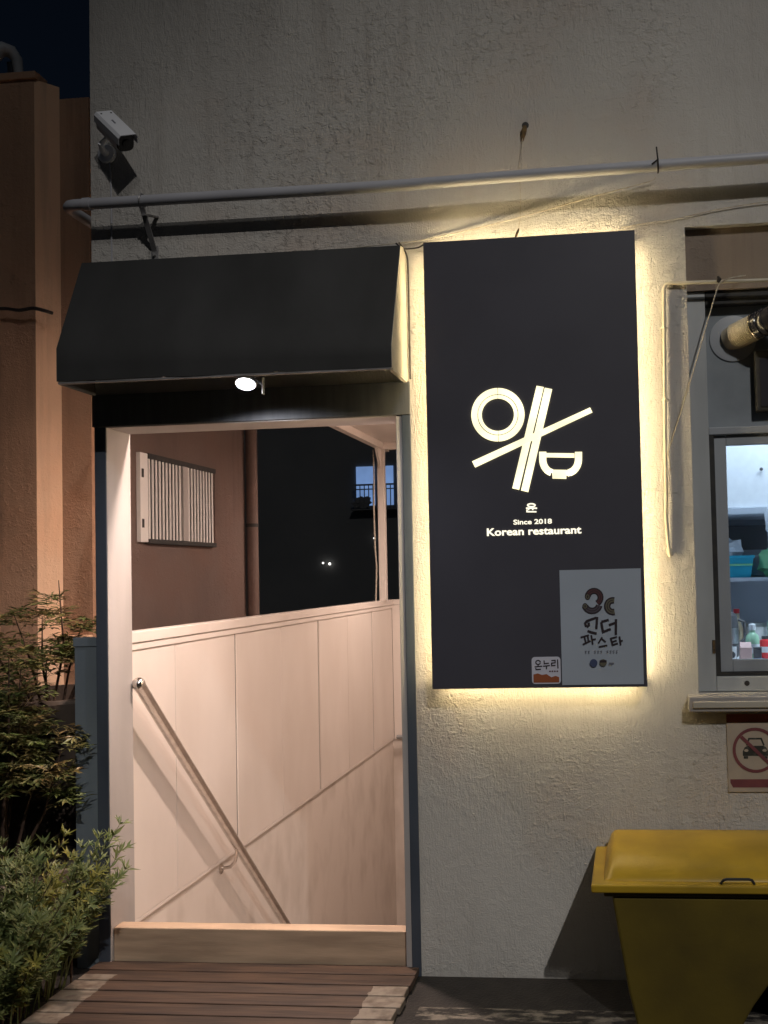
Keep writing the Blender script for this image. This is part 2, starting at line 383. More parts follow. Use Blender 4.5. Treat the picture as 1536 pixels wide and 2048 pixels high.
# ------------------------------------------------------------------ restaurant building
bld = thing('restaurant_building', (.5, 0, 0), 'cream rough plastered building wall around the doorway, dark sign and window', 'building')
def grid_wall(xs, zs, holes, y0, y1):
    mb = MB(); nx, nz = len(xs)-1, len(zs)-1
    ok = lambda i, j: 0 <= i < nx and 0 <= j < nz and (i, j) not in holes
    for i in range(nx):
        for j in range(nz):
            if not ok(i, j): continue
            a, b, c, d = xs[i], xs[i+1], zs[j], zs[j+1]
            mb.add([(a, y0, c), (b, y0, c), (b, y0, d), (a, y0, d)], [(0, 1, 2, 3)])
            mb.add([(a, y1, c), (b, y1, c), (b, y1, d), (a, y1, d)], [(3, 2, 1, 0)])
            if not ok(i-1, j): mb.add([(a, y0, c), (a, y0, d), (a, y1, d), (a, y1, c)], [(0, 1, 2, 3)])
            if not ok(i+1, j): mb.add([(b, y0, c), (b, y1, c), (b, y1, d), (b, y0, d)], [(0, 1, 2, 3)])
            if not ok(i, j-1): mb.add([(a, y0, c), (a, y1, c), (b, y1, c), (b, y0, c)], [(0, 1, 2, 3)])
            if not ok(i, j+1): mb.add([(a, y0, d), (b, y0, d), (b, y1, d), (a, y1, d)], [(0, 1, 2, 3)])
    return mb
grid_wall([-2.117, -.827, .238, 1.75, 4.2], [0, 1.05, 2.262, 2.80, 6.6], {(0, 0), (0, 1), (2, 1), (2, 2)}, 0, .19).build('front_wall', 'stucco', bld)
MB().box(-2.116, 4.2, .191, 3.4, 2.85, 6.59).build('upper_storey', 'stucco', bld)
# brown plaster band inside the window recess, above the frame
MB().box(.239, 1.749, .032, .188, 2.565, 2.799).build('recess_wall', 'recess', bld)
# wall between the stairs and the kitchen
MB().box(-.799, -.70, .191, 4.9, -4.2, 2.84).build('stair_side_wall', 'concrete', bld)

# ------------------------------------------------------------------ stair entrance
ent = thing('stair_entrance', (-1.47, 0, 0), 'white framed open doorway to the descending stairs, with slate blue outer posts', 'doorway')
MB().box(-2.110, -2.0632, -.004, .184, 0, 2.1335).build('outer_post', 'post', ent, bevel=.002)
MB().box(-.862, -.8272, -.006, .184, 0, 2.1335).build('outer_post', 'post', ent, bevel=.002)
MB().box(-2.063, -2.060, -.002, .187, 0, 2.130).build('jamb', 'white', ent)
MB().box(-.885, -.8625, -.002, .187, 0, 2.130).build('jamb', 'white', ent, bevel=.002)
MB().box(-2.0595, -.8855, -.001, .186, 2.130, 2.1335).build('head_jamb', 'white', ent)
MB().box(-2.116, -.8272, -.010, .184, 2.134, 2.2618).build('lintel_board', 'lintel', ent, bevel=.002)
MB().box(-2.0595, -.8855, .016, .085, .0, .160).build('threshold', 'threshold', ent, bevel=.004)
MB().box(-2.212, -2.112, .015, .05, 0, 1.262).build('end_panel', 'greypanel', ent, bevel=.002)
MB().box(-2.216, -2.112, .011, .055, 1.2625, 1.298).build('end_panel_cap', 'greypanel', ent, bevel=.002)

# ------------------------------------------------------------------ stair well
well = thing('stairwell', (-1.45, 2.4, 0), 'cream panelled parapet and concrete walls around the stairs going down', 'stairwell')
XW = -2.12
MB().box(-2.34, XW-.012, .19, 5.15, -4.2, .068).build('concrete_wall', 'concrete', well)
MB().box(XW-.0119, -.80, 4.972, 5.15, -4.2, .068).build('end_concrete_wall', 'concrete', well)
seams = [.190, .705, 1.415, 2.125, 2.84, 3.55, 4.26, 4.958]
for i in range(7):
    g0 = .005 if i in (2, 4, 6) else .0022
    g1 = .005 if i in (1, 3, 5) else .0022
    MB().box(XW-.03, XW, seams[i]+g0, seams[i+1]-g1, .0875, 1.222).build('panel', 'panel', well, bevel=.0015)
for y in (1.415, 2.84, 4.26):
    MB().box(XW-.034, XW-.0015, y-.0045, y+.0045, .088, 1.221).build('joint_strip', 'gasket', well)
    MB().box(XW+.0002, XW+.0045, y+.009, y+.033, .088, 1.2215).build('cover_strip', 'panel', well, bevel=.001)
MB().box(XW-.03, XW-.0004, .19, 4.958, .0685, .0866).build('base_trim', 'panel', well, bevel=.002)
MB().box(XW-.032, XW+.006, .19, 4.962, 1.2235, 1.2525).build('top_trim', 'panel', well, bevel=.002)
MB().box(XW-.06, XW+.012, .19, 4.99, 1.254, 1.302).build('coping', 'panel', well, bevel=.004)
MB().box(XW+.0005, -.80, 4.961, 4.99, .0685, 1.253).build('end_panel', 'panel', well, bevel=.002)
MB().box(XW+.0125, -.80, 4.955, 5.02, 1.2545, 1.302).build('end_coping', 'panel', well, bevel=.004)
MB().box(XW-.075, XW-.031, .19, 5.1, .07, 1.2535).build('parapet_core', 'sidebrown', well)
for k in range(18):                                    # the flight itself, hidden below the threshold line
    MB().box(-2.131, -.80, .19+k*.225, .19+(k+1)*.225-.002, -.30-k*.205-.25, -.09-k*.205).build('step', 'concrete', well)
MB().tube([(-2.08, 4.89, .10), (-1.70, 4.89, .10)], .018, 10).build('waste_pipe', 'steeldull', well, smooth=True)

# canopy over the stairs
cano = thing('stair_canopy', (-1.45, 2.5, 1.3), 'pale canopy on a slim post above the stairwell', 'canopy')
MB().box(-2.145, -.80, .195, 4.85, 2.662, 2.72).build('roof_panel', 'panel', cano, bevel=.003)
MB().box(-2.147, -2.090, .195, 4.85, 2.605, 2.6615).build('edge_beam', 'panel', cano, bevel=.003)
MB().box(-2.0895, -.80, 4.63, 4.69, 2.602, 2.6615).build('cross_beam', 'panel', cano, bevel=.003)
MB().box(-2.0895, -.80, 2.55, 2.60, 2.61, 2.6615).build('cross_beam', 'panel', cano, bevel=.003)
MB().box(-2.146, -2.086, 4.63, 4.69, 1.3025, 2.6045).build('post', 'panel', cano, bevel=.003)
MB().prism_x([(4.6295, 2.6045), (4.6295, 2.44), (4.49, 2.6045)], -2.13, -2.11).build('gusset', 'panel', cano)
tag(MB().tube([(-2.168, 4.60, 2.60), (-2.166, 4.60, 2.35), (-2.172, 4.60, 2.1), (-2.168, 4.60, 1.75), (-2.158, 4.60, 1.6), (-2.164, 4.60, 1.45), (-2.170, 4.60, 1.30)], .007, 6).build('hanging_cable', 'twine', smooth=True),
    'thin pale cable hanging beside the canopy post', 'cable')

# lamp of the stairwell and an added fill lamp farther down
def ceiling_lamp(x, y, power, label, size):
    t = thing('ceiling_lamp', (x, y, 2.662), label, 'lamp', 'lamps under the stair canopy')
    MB().lathe([(.0, -.001), (.09, -.001), (.095, -.02), (.09, -.05), (.0, -.05)], (x, y, 2.662)).build('housing', 'white', t, smooth=True)
    MB().lathe([(.085, -.0505), (.08, -.085), (.05, -.11), (.0, -.118)], (x, y, 2.662)).build('diffuser', 'ceil', t, smooth=True)
    ld = bpy.data.lights.new('ceiling_lamp_light', 'AREA'); ld.shape = 'DISK'; ld.size = size; ld.energy = power; ld.color = (1, .775, .655); ld.spread = R(175)
    lo = bpy.data.objects.new('ceiling_lamp_light', ld); col.objects.link(lo); lo.parent = t; lo.location = (0, 0, -.128)
ceiling_lamp(-1.25, .34, 48, 'round ceiling lamp under the canopy nearest the doorway', .10)
ceiling_lamp(-1.15, 3.6, 36, 'unseen fill lamp added under the canopy farther down the stairs', .5)  # added soft fill, evens out the far panels

# handrail
hr = thing('handrail', (-2.04, .9, 0), 'sloping brushed steel handrail on the cream stair wall', 'handrail')
ra = Vector((-2.04, .192, 1.098)); rb = Vector((-2.04, 4.2, 1.098-.922*4.008))
dd = (rb-ra).normalized()
MB().tube([ra, rb], .0245, 20).build('rail', 'steel', hr, smooth=True)
MB().lathe([(0, -.016), (.013, -.015), (.023, -.006), (.027, .004), (.027, .018), (.0247, .022)], ra, dd, 20).build('end_cap', 'steel', hr, smooth=True)
def rail_bracket(s):
    p = ra+dd*s; w = Vector((XW-.012, p.y+.02, p.z-.135))
    if w.z > .07: w.x = XW
    pts = [p+Vector((0, 0, -.018)), p+Vector((0, .004, -.055)), p+Vector((-.012, .010, -.095)), p+Vector((-.04, .018, -.125)), w]
    a = MB().tube(pts, .0085, 10).build('bracket', 'steel', hr, smooth=True)
    MB().lathe([(0, .012), (.016, .011), (.026, .005), (.027, 0)], w, (1, 0, 0), 20).build('wall_flange', 'steel', a, smooth=True)
rail_bracket(1.37); rail_bracket(2.9)

# ------------------------------------------------------------------ awning
aw = thing('awning', (-1.47, -.1, 2.265), 'black sheet awning with sloping front above the doorway', 'awning')
x0, x1 = -2.107, -.834
def awning_front():
    mb = MB(); nx = 40; rows = [(0, 0), (.25, 0), (.5, 0), (.75, 0), (1, 0), (1, .5), (1, 1)]
    from math import sin
    for (t, v) in rows:
        for i in range(nx+1):
            u = i/nx; x = x0+(x1-x0)*u
            ya, za = -.090, 2.770-.005*u; yb_, zb = -.270+.002*u, 2.392-.044*u; zc = 2.268-.004*u
            y_ = ya+(yb_-ya)*t; z_ = za+(zb-za)*t
            if v: y_, z_ = yb_, zb+(zc-zb)*v
            w = sin(PI*u)
            belly = .0035*sin(PI*t)*abs(sin(PI*u*3))*(1 if not v else 0)+.0012*sin(u*41+t*3)*w*t*(1-v)+.0016*sin(u*23+2)*w*v
            mb.v.append((x, y_+belly, z_-.0015*sin(u*17)*v*w))
    k = nx+1
    mb.f = [(r*k+i, (r+1)*k+i, (r+1)*k+i+1, r*k+i+1) for r in range(len(rows)-1) for i in range(nx)]
    return mb
awning_front().build('front_sheet', 'black', aw, smooth=True)
MB().add([(x0, -.001, 2.782), (x1, -.001, 2.782), (x1, -.090, 2.765), (x0, -.090, 2.770)], [(3, 2, 1, 0)]).build('top_sheet', 'black', aw)
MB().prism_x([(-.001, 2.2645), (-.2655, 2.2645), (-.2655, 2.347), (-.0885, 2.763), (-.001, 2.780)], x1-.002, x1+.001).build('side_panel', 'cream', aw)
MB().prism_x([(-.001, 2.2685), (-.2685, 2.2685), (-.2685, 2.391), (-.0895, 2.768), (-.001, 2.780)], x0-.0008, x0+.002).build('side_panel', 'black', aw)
MB().box(x0+.003, x1-.003, -.267, -.252, 2.258, 2.2655).build('front_rail', 'galv', aw, bevel=.001)
MB().box(x1-.014, x1+.001, -.2515, -.02, 2.256, 2.264).build('side_rail', 'cream', aw, bevel=.001)
MB().box(x0, x0+.014, -.2515, -.02, 2.258, 2.268).build('side_rail', 'lintel', aw, bevel=.001)
for xx in (-1.7, -1.27):
    MB().tube([(xx, -.25, 2.27), (xx, -.06, 2.72)], .008, 6).build('rib', 'galv', aw)

# lamp under the awning
lp = thing('awning_lamp', (-1.396, -.222, 2.262), 'small round white spot lamp under the black awning', 'lamp')
ax = Vector((.06, -.46, -.88)).normalized(); oc = Vector((-1.396, -.214, 2.262))
MB().lathe([(0, .012), (.032, .013), (.0385, .020), (.0388, .030), (.035, .031)], oc, ax).build('housing', 'camwhite', lp, smooth=True)
MB().lathe([(.0348, .0295), (.025, .033), (0, .0345)], oc, ax).build('lens', 'lens', lp, smooth=True)
MB().box(-1.331, -1.327, -.235, -.215, 2.195, 2.256).build('bracket', 'galv', lp)
MB().tube([(-1.329, -.224, 2.23), (-1.360, -.222, 2.254)], .005, 6).build('bracket_arm', 'galv', lp)
sd = bpy.data.lights.new('awning_lamp_light', 'SPOT'); sd.energy = 20; sd.spot_size = R(158); sd.spot_blend = .5; sd.shadow_soft_size = .03; sd.color = (.95, .95, 1)
so = bpy.data.objects.new('awning_lamp_light', sd); col.objects.link(so); so.parent = lp
so.location = oc+ax*.042-lp.location; so.rotation_euler = Vector((.05, .02, -1)).to_track_quat('-Z', 'Y').to_euler()

# ------------------------------------------------------------------ backlit sign
SX0, SX1, SZ0, SZ1, SY = -.746, .049, 1.089, 2.771, -.090
sg = thing('restaurant_sign', (-.35, -.05, SZ0), 'tall charcoal sign board with lit bowl and chopsticks emblem and warm backlight', 'sign')
MB().box(SX0, SX1, SY, SY+.022, SZ0, SZ1).build('face_board', 'signface', sg, bevel=.002)
IN = .024
MB().box(SX0+IN, SX1-IN, SY+.0225, -.001, SZ0+IN, SZ1-IN).build('back_box', 'signbox', sg)
for bx_, bz_ in ((SX0+.002, SZ0+.002), (SX1-.002-.0225, SZ0+.002), (SX0+.002, SZ1-.002-.0225), (SX1-.002-.0225, SZ1-.002-.0225)):
    MB().box(bx_, bx_+.0215, SY+.0225, -.002, bz_, bz_+.0215).build('corner_spacer', 'signbox', sg)
yl0, yl1 = -.064, -.044
MB().box(SX0+IN-.004, SX0+IN-.0005, yl0, yl1, SZ0+.034, SZ1-.034).build('light_strip', 'led', sg)
MB().box(SX1-IN+.0005, SX1-IN+.004, yl0, yl1, SZ0+.034, SZ1-.034).build('light_strip', 'led', sg)
MB().box(SX0+.034, SX1-.034, yl0, yl1, SZ0+IN-.004, SZ0+IN-.0005).build('light_strip', 'led', sg)
MB().box(SX0+.034, SX1-.034, yl0, yl1, SZ1-IN+.0005, SZ1-IN+.004).build('light_strip', 'led', sg)

def art(u, v):                                          # emblem drawing units -> metres on the board
    dx, dy = u/5.12-76, v/5.12-89
    return (-.476+.00187*dx-.0000555*dy, 2.106-.000074*dx-.00187*dy)
YL = SY-.0035
def lit(name, pts, k=0, w=None, m='letter', closed=False):
    """a raised acrylic letter piece with a front and a skirt back to the board"""
    mb = MB(); y = YL-.0004*k
    if w:
        ribbon(mb, [art(*p) for p in pts], w*.00187/5.12, y, closed)
    else: poly(mb, [art(*p) for p in pts], y)
    ob = mb.build(name, m, sg)
    s_ = ob.modifiers.new('depth', 'SOLIDIFY'); s_.thickness = .003; s_.offset = -1
    return ob
def half_ring(r0, r1, a0, a1):
    c = (390, 460); n = 36
    P = [(c[0]+r1*math.cos(R(a0+(a1-a0)*i/n)), c[1]-r1*math.sin(R(a0+(a1-a0)*i/n))) for i in range(n+1)]
    Q = [(c[0]+r0*math.cos(R(a0+(a1-a0)*i/n)), c[1]-r0*math.sin(R(a0+(a1-a0)*i/n))) for i in range(n+1)]
    mb = MB(); mb.add([(*art(*p),) for p in []], [])
    V = [(art(*p)[0], YL, art(*p)[1]) for p in P]+[(art(*q)[0], YL, art(*q)[1]) for q in Q]
    mb.add(V, [(i, i+1, n+2+i, n+1+i) for i in range(n)])
    # face order so that the front looks at the street
    mb.f = [f[::-1] for f in mb.f]
    ob = mb.build('ring_segment', 'letter', sg)
    s_ = ob.modifiers.new('depth', 'SOLIDIFY'); s_.thickness = .003; s_.offset = 0
for r0, r1 in ((166, 203), (211, 273)):
    half_ring(r0, r1, -87.6, 90.0); half_ring(r0, r1, 91.4, 271)
lit('chopstick', [(785, 165), (858, 178), (612, 1225), (543, 1210)])
lit('chopstick', [(868, 185), (943, 200), (705, 1248), (632, 1231)])
lit('long_chopstick', [(128, 938), (1328, 388), (1352, 437), (160, 1000)], 2)
def bowl_arm(sgn):
    cx_ = 1032; x = 181
    pts = [(cx_+sgn*x, 837), (cx_+sgn*x, 905)]
    pts += [(cx_+sgn*(x*math.cos(R(a))*.62+x*.38), 912+138*math.sin(R(a))) for a in range(4, 91, 8)]
    pts += [(cx_+sgn*86, 1050)]
    return pts
lit('bowl_side', bowl_arm(-1), 0, 72); lit('bowl_side', bowl_arm(1), 0, 72)
lit('bowl_rim', [(887, 850), (1172, 852), (1172, 896), (887, 893)])
lit('bowl_foot', [(951, 1019), (1091, 1021), (1091, 1111), (951, 1109)], 1)
# the small syllable under the emblem
hang = MB(); wS = 15*.00187/5.12
ribbon(hang, [art(738+38*math.cos(R(a)), 1381+15*math.sin(R(a))) for a in range(0, 360, 20)], wS*.9, YL, True)
ribbon(hang, [art(684, 1411), art(796, 1411)], wS, YL-.0001)
ribbon(hang, [art(712, 1419), art(708, 1431)], wS*.9, YL-.0002); ribbon(hang, [art(752, 1419), art(754, 1431)], wS*.9, YL-.0003)
ribbon(hang, [art(694, 1424), art(694, 1447), art(790, 1447)], wS*.9, YL-.0004)
hang.build('syllable', 'lettersmall', sg)
text_mesh('since_lettering', 'Since 2018', -.427, -.284, 1.6935, .0185, YL, 'lettersmall', sg, .022)
text_mesh('restaurant_lettering', 'Korean restaurant', -.527, -.176, 1.6545, .0285, YL, 'lettersmall', sg, .026)

# poster and sticker on the sign
po = thing('poster', (-.112, SY, 1.099), 'grey poster with pasta drawings and brush lettering on the lower right of the sign', 'poster')
MB().box(-.261, .0365, SY-.0022, SY-.0005, 1.099, 1.520).build('sheet', 'paper', po)
PY = SY-.0030
pk = [0]
def pz(u, v):                                           # drawing units of the poster -> metres
    return (-.261+(u-290)*.0002575*1.0, 1.520-(v-75)*.0002635)
def pst(pts, w, m, name):
    pk[0] += 1; mb = MB(); ribbon(mb, [pz(*p) for p in pts], w*.00026, PY-.00006*pk[0]); return mb.build(name, m, po)
def pell(u, v, a, b, m, name):
    pk[0] += 1; mb = MB(); poly(mb, [pz(u+a*math.cos(R(t)), v+b*math.sin(R(t))) for t in range(0, 360, 24)], PY-.00006*pk[0]); return mb.build(name, m, po)
def uarc(cx, cy, r, a0, a1, n=12, ry=None):
    ry = ry or r
    return [(cx+r*math.cos(R(a0+(a1-a0)*i/n)), cy-ry*math.sin(R(a0+(a1-a0)*i/n))) for i in range(n+1)]
def pasta(path, w, fill, e):
    pst(path, w, 'ink', 'pasta_outline'); pst(path[:1]+path[1:-1]+path[-1:], w-40, fill, 'pasta_fill')
    pst([(a, b) for a, b in path[1:-1]], 10, 'ink', 'pasta_ridge')
    for (u, v) in e:
        pell(u, v, 40, 46, 'ink', 'pasta_end'); pell(u, v, 28, 34, 'inkolive', 'pasta_hollow'); pell(u, v, 10, 20, 'ink', 'pasta_hole')
pasta(uarc(775, 465, 92, 168, -62, 14), 86, 'inkred', [(683, 452)])
pasta(uarc(745, 560, 102, 192, 350, 14, 90), 92, 'inkplum', [(645, 585)])
pasta(uarc(1040, 590, 82, 75, 285, 14), 90, 'inkolive', [])
for s_ in ([(652, 870), (640, 820), (665, 790), (800, 745)], [(812, 735), (795, 905)], [(670, 925), (715, 945), (800, 965)], [(660, 872), (690, 850), (690, 810)],
           [(975, 778), (870, 805)], [(868, 808), (890, 945), (1000, 905)], [(975, 850), (1060, 825)], [(1078, 770), (1070, 990)]):
    pst(s_, 34, 'ink', 'brush_stroke')
for s_ in ([(570, 1015), (690, 985)], [(625, 1010), (640, 1085)], [(672, 1000), (680, 1075)], [(598, 1115), (710, 1065)], [(722, 985), (740, 1115)], [(735, 1050), (785, 1040)],
           [(875, 1015), (820, 1100)], [(872, 1040), (925, 1085)], [(825, 1150), (945, 1130)],
           [(985, 1040), (1085, 1015)], [(1000, 1045), (1020, 1125), (1095, 1105)], [(1010, 1085), (1080, 1065)], [(1120, 1010), (1135, 1130)], [(1128, 1075), (1165, 1068)]):
    pst(s_, 24, 'ink', 'brush_stroke')
for i in range(11):
    u = 625+i*44
    if i in (2, 6): continue
    pst([(u, 1208), (u+26, 1206)], 9, 'inkfaint', 'small_print'); pst([(u+4, 1228), (u+22, 1232)], 8, 'inkfaint', 'small_print'); pst([(u+14, 1205), (u+13, 1236)], 7, 'inkfaint', 'small_print')
pell(745, 1372, 55, 56, 'inkblue', 'seal'); pell(880, 1370, 52, 50, 'inkolive', 'seal'); pst([(832, 1350), (930, 1350)], 34, 'ink', 'seal_band')
pst([(960, 1375), (1035, 1378)], 14, 'inkfaint', 'small_print'); pst([(960, 1395), (1010, 1397)], 9, 'inkfaint', 'small_print')

stk = thing('payment_sticker', (-.32, SY, 1.104), 'small white sticker with dark lettering and orange foot on the sign beside the poster', 'sticker')
def rrect(x0, x1, z0, z1, r):
    return arc(x1-r, z0+r, r, r, -90, 0, 5)+arc(x1-r, z1-r, r, r, 0, 90, 5)+arc(x0+r, z1-r, r, r, 90, 180, 5)+arc(x0+r, z0+r, r, r, 180, 270, 5)
mb = MB(); mb.prism_y(rrect(-.372, -.2655, 1.104, 1.203, .012), SY-.0018, SY-.0004); mb.build('backing', 'sticker', stk)
mb = MB(); poly(mb, [(-.3665, 1.109), (-.272, 1.109), (-.272, 1.128), (-.285, 1.133), (-.30, 1.128), (-.318, 1.140), (-.335, 1.137), (-.35, 1.143), (-.3665, 1.139)], SY-.0024); mb.build('orange_band', 'inkorange', stk)
sk = 0
for s_ in (arc(-.348, 1.183, .0085, .0075, 0, 345, 12), [(-.361, 1.167), (-.333, 1.169)], [(-.348, 1.1745), (-.348, 1.168)], [(-.357, 1.163), (-.356, 1.157), (-.338, 1.158)],
           [(-.326, 1.190), (-.325, 1.178), (-.308, 1.180)], [(-.330, 1.169), (-.305, 1.171)], [(-.317, 1.168), (-.318, 1.158)],
           [(-.299, 1.189), (-.285, 1.190), (-.285, 1.181), (-.298, 1.180), (-.298, 1.170), (-.284, 1.172)], [(-.276, 1.193), (-.275, 1.160)]):
    sk += 1; mb = MB(); ribbon(mb, s_, .0042, SY-.0026-.00006*sk); mb.build('lettering', 'ink', stk)
for i in range(4):
    mb = MB(); ribbon(mb, [(-.308+i*.009, 1.150), (-.302+i*.009, 1.150)], .005, SY-.0027-.0001*i); mb.build('small_lettering', 'inkred', stk)

# ------------------------------------------------------------------ pipe along the wall
pp = thing('wall_pipe', (-.3, -.1, 2.995), 'long grey pipe running across the wall above the awning and sign', 'pipe')
pts = [(-2.172, .9, 3.0), (-2.172, .05, 2.998), (-2.172, -.055, 2.9975), (-2.166, -.080, 2.9975), (-2.150, -.096, 2.9975), (-2.125, -.102, 2.9975), (-1.84, -.102, 2.996), (-.83, -.102, 2.990), (-.35, -.102, 2.997), (.54, -.102, 3.003), (2.0, -.102, 3.012), (4.1, -.102, 3.02)]
MB().tube(pts, .0215, 16).build('tube', 'pipe', pp, smooth=True)
MB().tube([(-2.09, -.102, 2.9972), (-2.06, -.102, 2.9971)], .0245, 16).build('socket', 'pipe', pp, smooth=True)
MB().tube([(1.05, -.102, 3.006), (1.10, -.102, 3.006)], .0245, 16).build('socket', 'pipe', pp, smooth=True)
br = thing('pipe_bracket', (-1.85, 0, 2.83), 'galvanised strap bracket holding the left end of the grey pipe', 'bracket')
MB().tube([(-1.85, -.102+.0265*math.cos(R(a)), 2.996+.0265*math.sin(R(a))) for a in range(-100, 240, 20)], .0035, 6).build('strap', 'galv', br)
MB().obox((-1.85, -.053, 2.900), (.010, 0, 0), (0, .053, -.073), (0, .0026, .0019)).build('arm', 'galv', br)
MB().obox((-1.843, -.050, 2.955), (.0085, 0, 0), (.003, .048, .012), (0, -.0008, .003)).build('upper_arm', 'galv', br)
MB().box(-1.866, -1.834, -.0045, -.0005, 2.795, 2.850).build('wall_plate', 'galv', br, bevel=.001)
MB().lathe([(0, .012), (.006, .011), (.007, 0)], (-1.85, -.0045, 2.812), (0, -1, 0), 6).build('bolt', 'galv', br)
st = thing('pipe_tie', (.141, -.1, 2.97), 'black wire tie twisted round the grey pipe above the window', 'wire tie')
MB().tube([(.141, -.102+.0245*math.cos(R(a)), 3.0+.0245*math.sin(R(a))) for a in range(0, 361, 24)], .0035, 6).build('loop', 'wire', st)
MB().tube([(.141, -.124, 2.985), (.140, -.125, 3.02), (.137, -.122, 3.062)], .003, 6).build('tail', 'wire', st)
MB().tube([(.139, -.126, 3.012), (.128, -.128, 3.004), (.118, -.124, 2.998)], .0028, 6).build('tail', 'wire', st)

# ------------------------------------------------------------------ surveillance camera
cc = thing('security_camera', (-2.0, 0, 3.27), 'white bullet security camera on the wall above the pipe', 'camera')
ca = Vector((-2.014, -.088, 3.330)); cb = Vector((-1.906, -.128, 3.222))
d = (cb-ca).normalized(); sdv = d.cross(Vector((.25, -.62, .74))).normalized(); uv = sdv.cross(d).normalized()
def cpt(t, s, u): return ca+d*t+(sdv*s+uv*u)*1.12
LC = (cb-ca).length
def loft(mb, profs):
    n = len(profs[0]); k = len(mb.v)
    mb.v += [tuple(p) for pr in profs for p in pr]
    mb.f += [(k+i*n+j, k+i*n+(j+1) % n, k+(i+1)*n+(j+1) % n, k+(i+1)*n+j) for i in range(len(profs)-1) for j in range(n)]
    mb.f += [tuple(k+j for j in range(n-1, -1, -1)), tuple(k+(len(profs)-1)*n+j for j in range(n))]
    return mb
def csec(t, w, h, r=.35, n=20, off=0):
    out = []
    for i in range(n):
        a = 2*PI*i/n; c_, s_ = math.cos(a), math.sin(a)
        e = 2/3.6
        out.append(cpt(t, w*math.copysign(abs(c_)**e, c_), h*math.copysign(abs(s_)**e, s_)+off))
    return out
loft(MB(), [csec(0, .018, .022), csec(.008, .030, .031), csec(LC-.006, .031, .032), csec(LC, .030, .031)]).build('body', 'camwhite', cc, smooth=True)
def visor(t0, t1):
    sec = lambda t: [cpt(t, x, z) for x, z in ((-.036, .004), (-.036, .028), (-.028, .0385), (.028, .0385), (.036, .028), (.036, .004), (.0335, .004), (.0335, .027), (.0268, .0362), (-.0268, .0362), (-.0335, .027), (-.0335, .004))]
    return loft(MB(), [sec(t0), sec(t1)])
visor(.004, LC+.026).build('visor', 'camwhite', cc)
loft(MB(), [csec(LC+.0002, .0295, .0305), csec(LC+.012, .0285, .0295)]).build('front_glass', 'camblack', cc, smooth=True)
MB().lathe([(.016, 0), (.016, .004), (.010, .0045), (0, .0045)], cpt(LC+.0122, 0, 0), d, 16).build('lens', 'camblack', cc, smooth=True)
for x in (-.018, .018):
    MB().lathe([(.0036, 0), (.0036, .0012), (0, .0014)], cpt(.022, x, .0386), uv, 8).build('screw', 'camblack', cc)
MB().obox(cpt(.085, .004, .0392), d*.013, sdv*.0032, uv*.0004).build('maker_mark', 'inkfaint', cc)
MB().tube([cpt(.03, 0, -.031), cpt(.026, 0, -.055), Vector((-2.035, -.07, 3.245)), Vector((-2.045, -.035, 3.235)), Vector((-2.045, -.003, 3.235))], [.010, .011, .012, .013, .016], 12).build('mount_arm', 'camwhite', cc, smooth=True)
MB().lathe([(0, .016), (.034, .014), (.038, .008), (.038, 0)], (-2.045, -.0005, 3.235), (0, -1, 0), 20).build('base', 'camwhite', cc, smooth=True)
tag(MB().tube([(-2.035, -.006, 3.20), (-2.029, -.006, 3.15), (-2.0275, -.006, 3.0), (-2.0285, -.006, 2.9), (-2.028, -.006, 2.785)], .0035, 6).build('camera_cable', 'pipe', smooth=True),
    'thin cable running down the wall from the security camera', 'cable')

# ------------------------------------------------------------------ anchor hole, strings, wires
an = thing('wall_anchor', (-.357, 0, 3.20), 'rusty broken wall anchor in a dark hole above the sign', 'anchor')
MB().lathe([(.014, .0012), (.011, .0016), (0, .0016)], (-.355, 0, 3.232), (0, -1, 0), 10).build('hole', 'wire', an)
mb = MB(); rr = random.Random(3)
secs = []
for t in range(6):
    z = 3.228-t*.0115; cxx = -.357-t*.0022; w = (.007, .010, .0115, .010, .0075, .004)[t]
    secs.append([Vector((cxx+w*math.cos(2*PI*k/8)*(.8+.4*rr.random()), -.006+.006*math.sin(2*PI*k/8)*(.8+.4*rr.random()), z)) for k in range(8)])
loft(mb, secs); mb.build('plug', 'rust', an, smooth=True)
tag(MB().tube([(-.366, -.010, 3.18), (-.372, -.020, 3.12), (-.369, -.05, 3.05), (-.374, -.078, 3.0), (-.377, -.035, 2.93), (-.383, -.02, 2.86), (-.392, -.035, 2.80), (-.398, -.062, 2.775)], .0014, 5).build('hanging_string', 'twine', smooth=True),
    'fine string hanging from the rusty anchor to the top of the sign', 'string')
tag(MB().tube([(-.385, -.05, 2.815), (-.389, -.053, 2.802), (-.394, -.06, 2.787), (-.40, -.066, 2.772)], [.003, .0055, .005, .002], 6).build('string_knot', 'rust', smooth=True),
    'dark frayed knot on the string at the top edge of the sign', 'knot')
def cable(name, pts, r, m, label, cat='cable', n=6):
    P = []
    pts = [Vector(p) for p in pts]
    for i in range(len(pts)-1):                       # smooth polyline
        p0, p1, p2, p3 = pts[max(i-1, 0)], pts[i], pts[i+1], pts[min(i+2, len(pts)-1)]
        for k in range(6):
            t = k/6
            P.append(.5*((2*p1)+(p2-p0)*t+(2*p0-5*p1+4*p2-p3)*t*t+(3*p1-p0-3*p2+p3)*t**3))
    P.append(pts[-1])
    return tag(MB().tube(P, r, n).build(name, m, smooth=True), label, cat)
cable('wall_wire', [(-1.30, -.012, 2.786), (-1.0, -.010, 2.795), (-.72, -.010, 2.813), (-.385, -.012, 2.872), (-.1, -.012, 2.935), (.10, -.014, 2.975), (.135, -.02, 2.99)], .0022, 'twine', 'thin pale wire rising across the wall from the awning to the pipe')
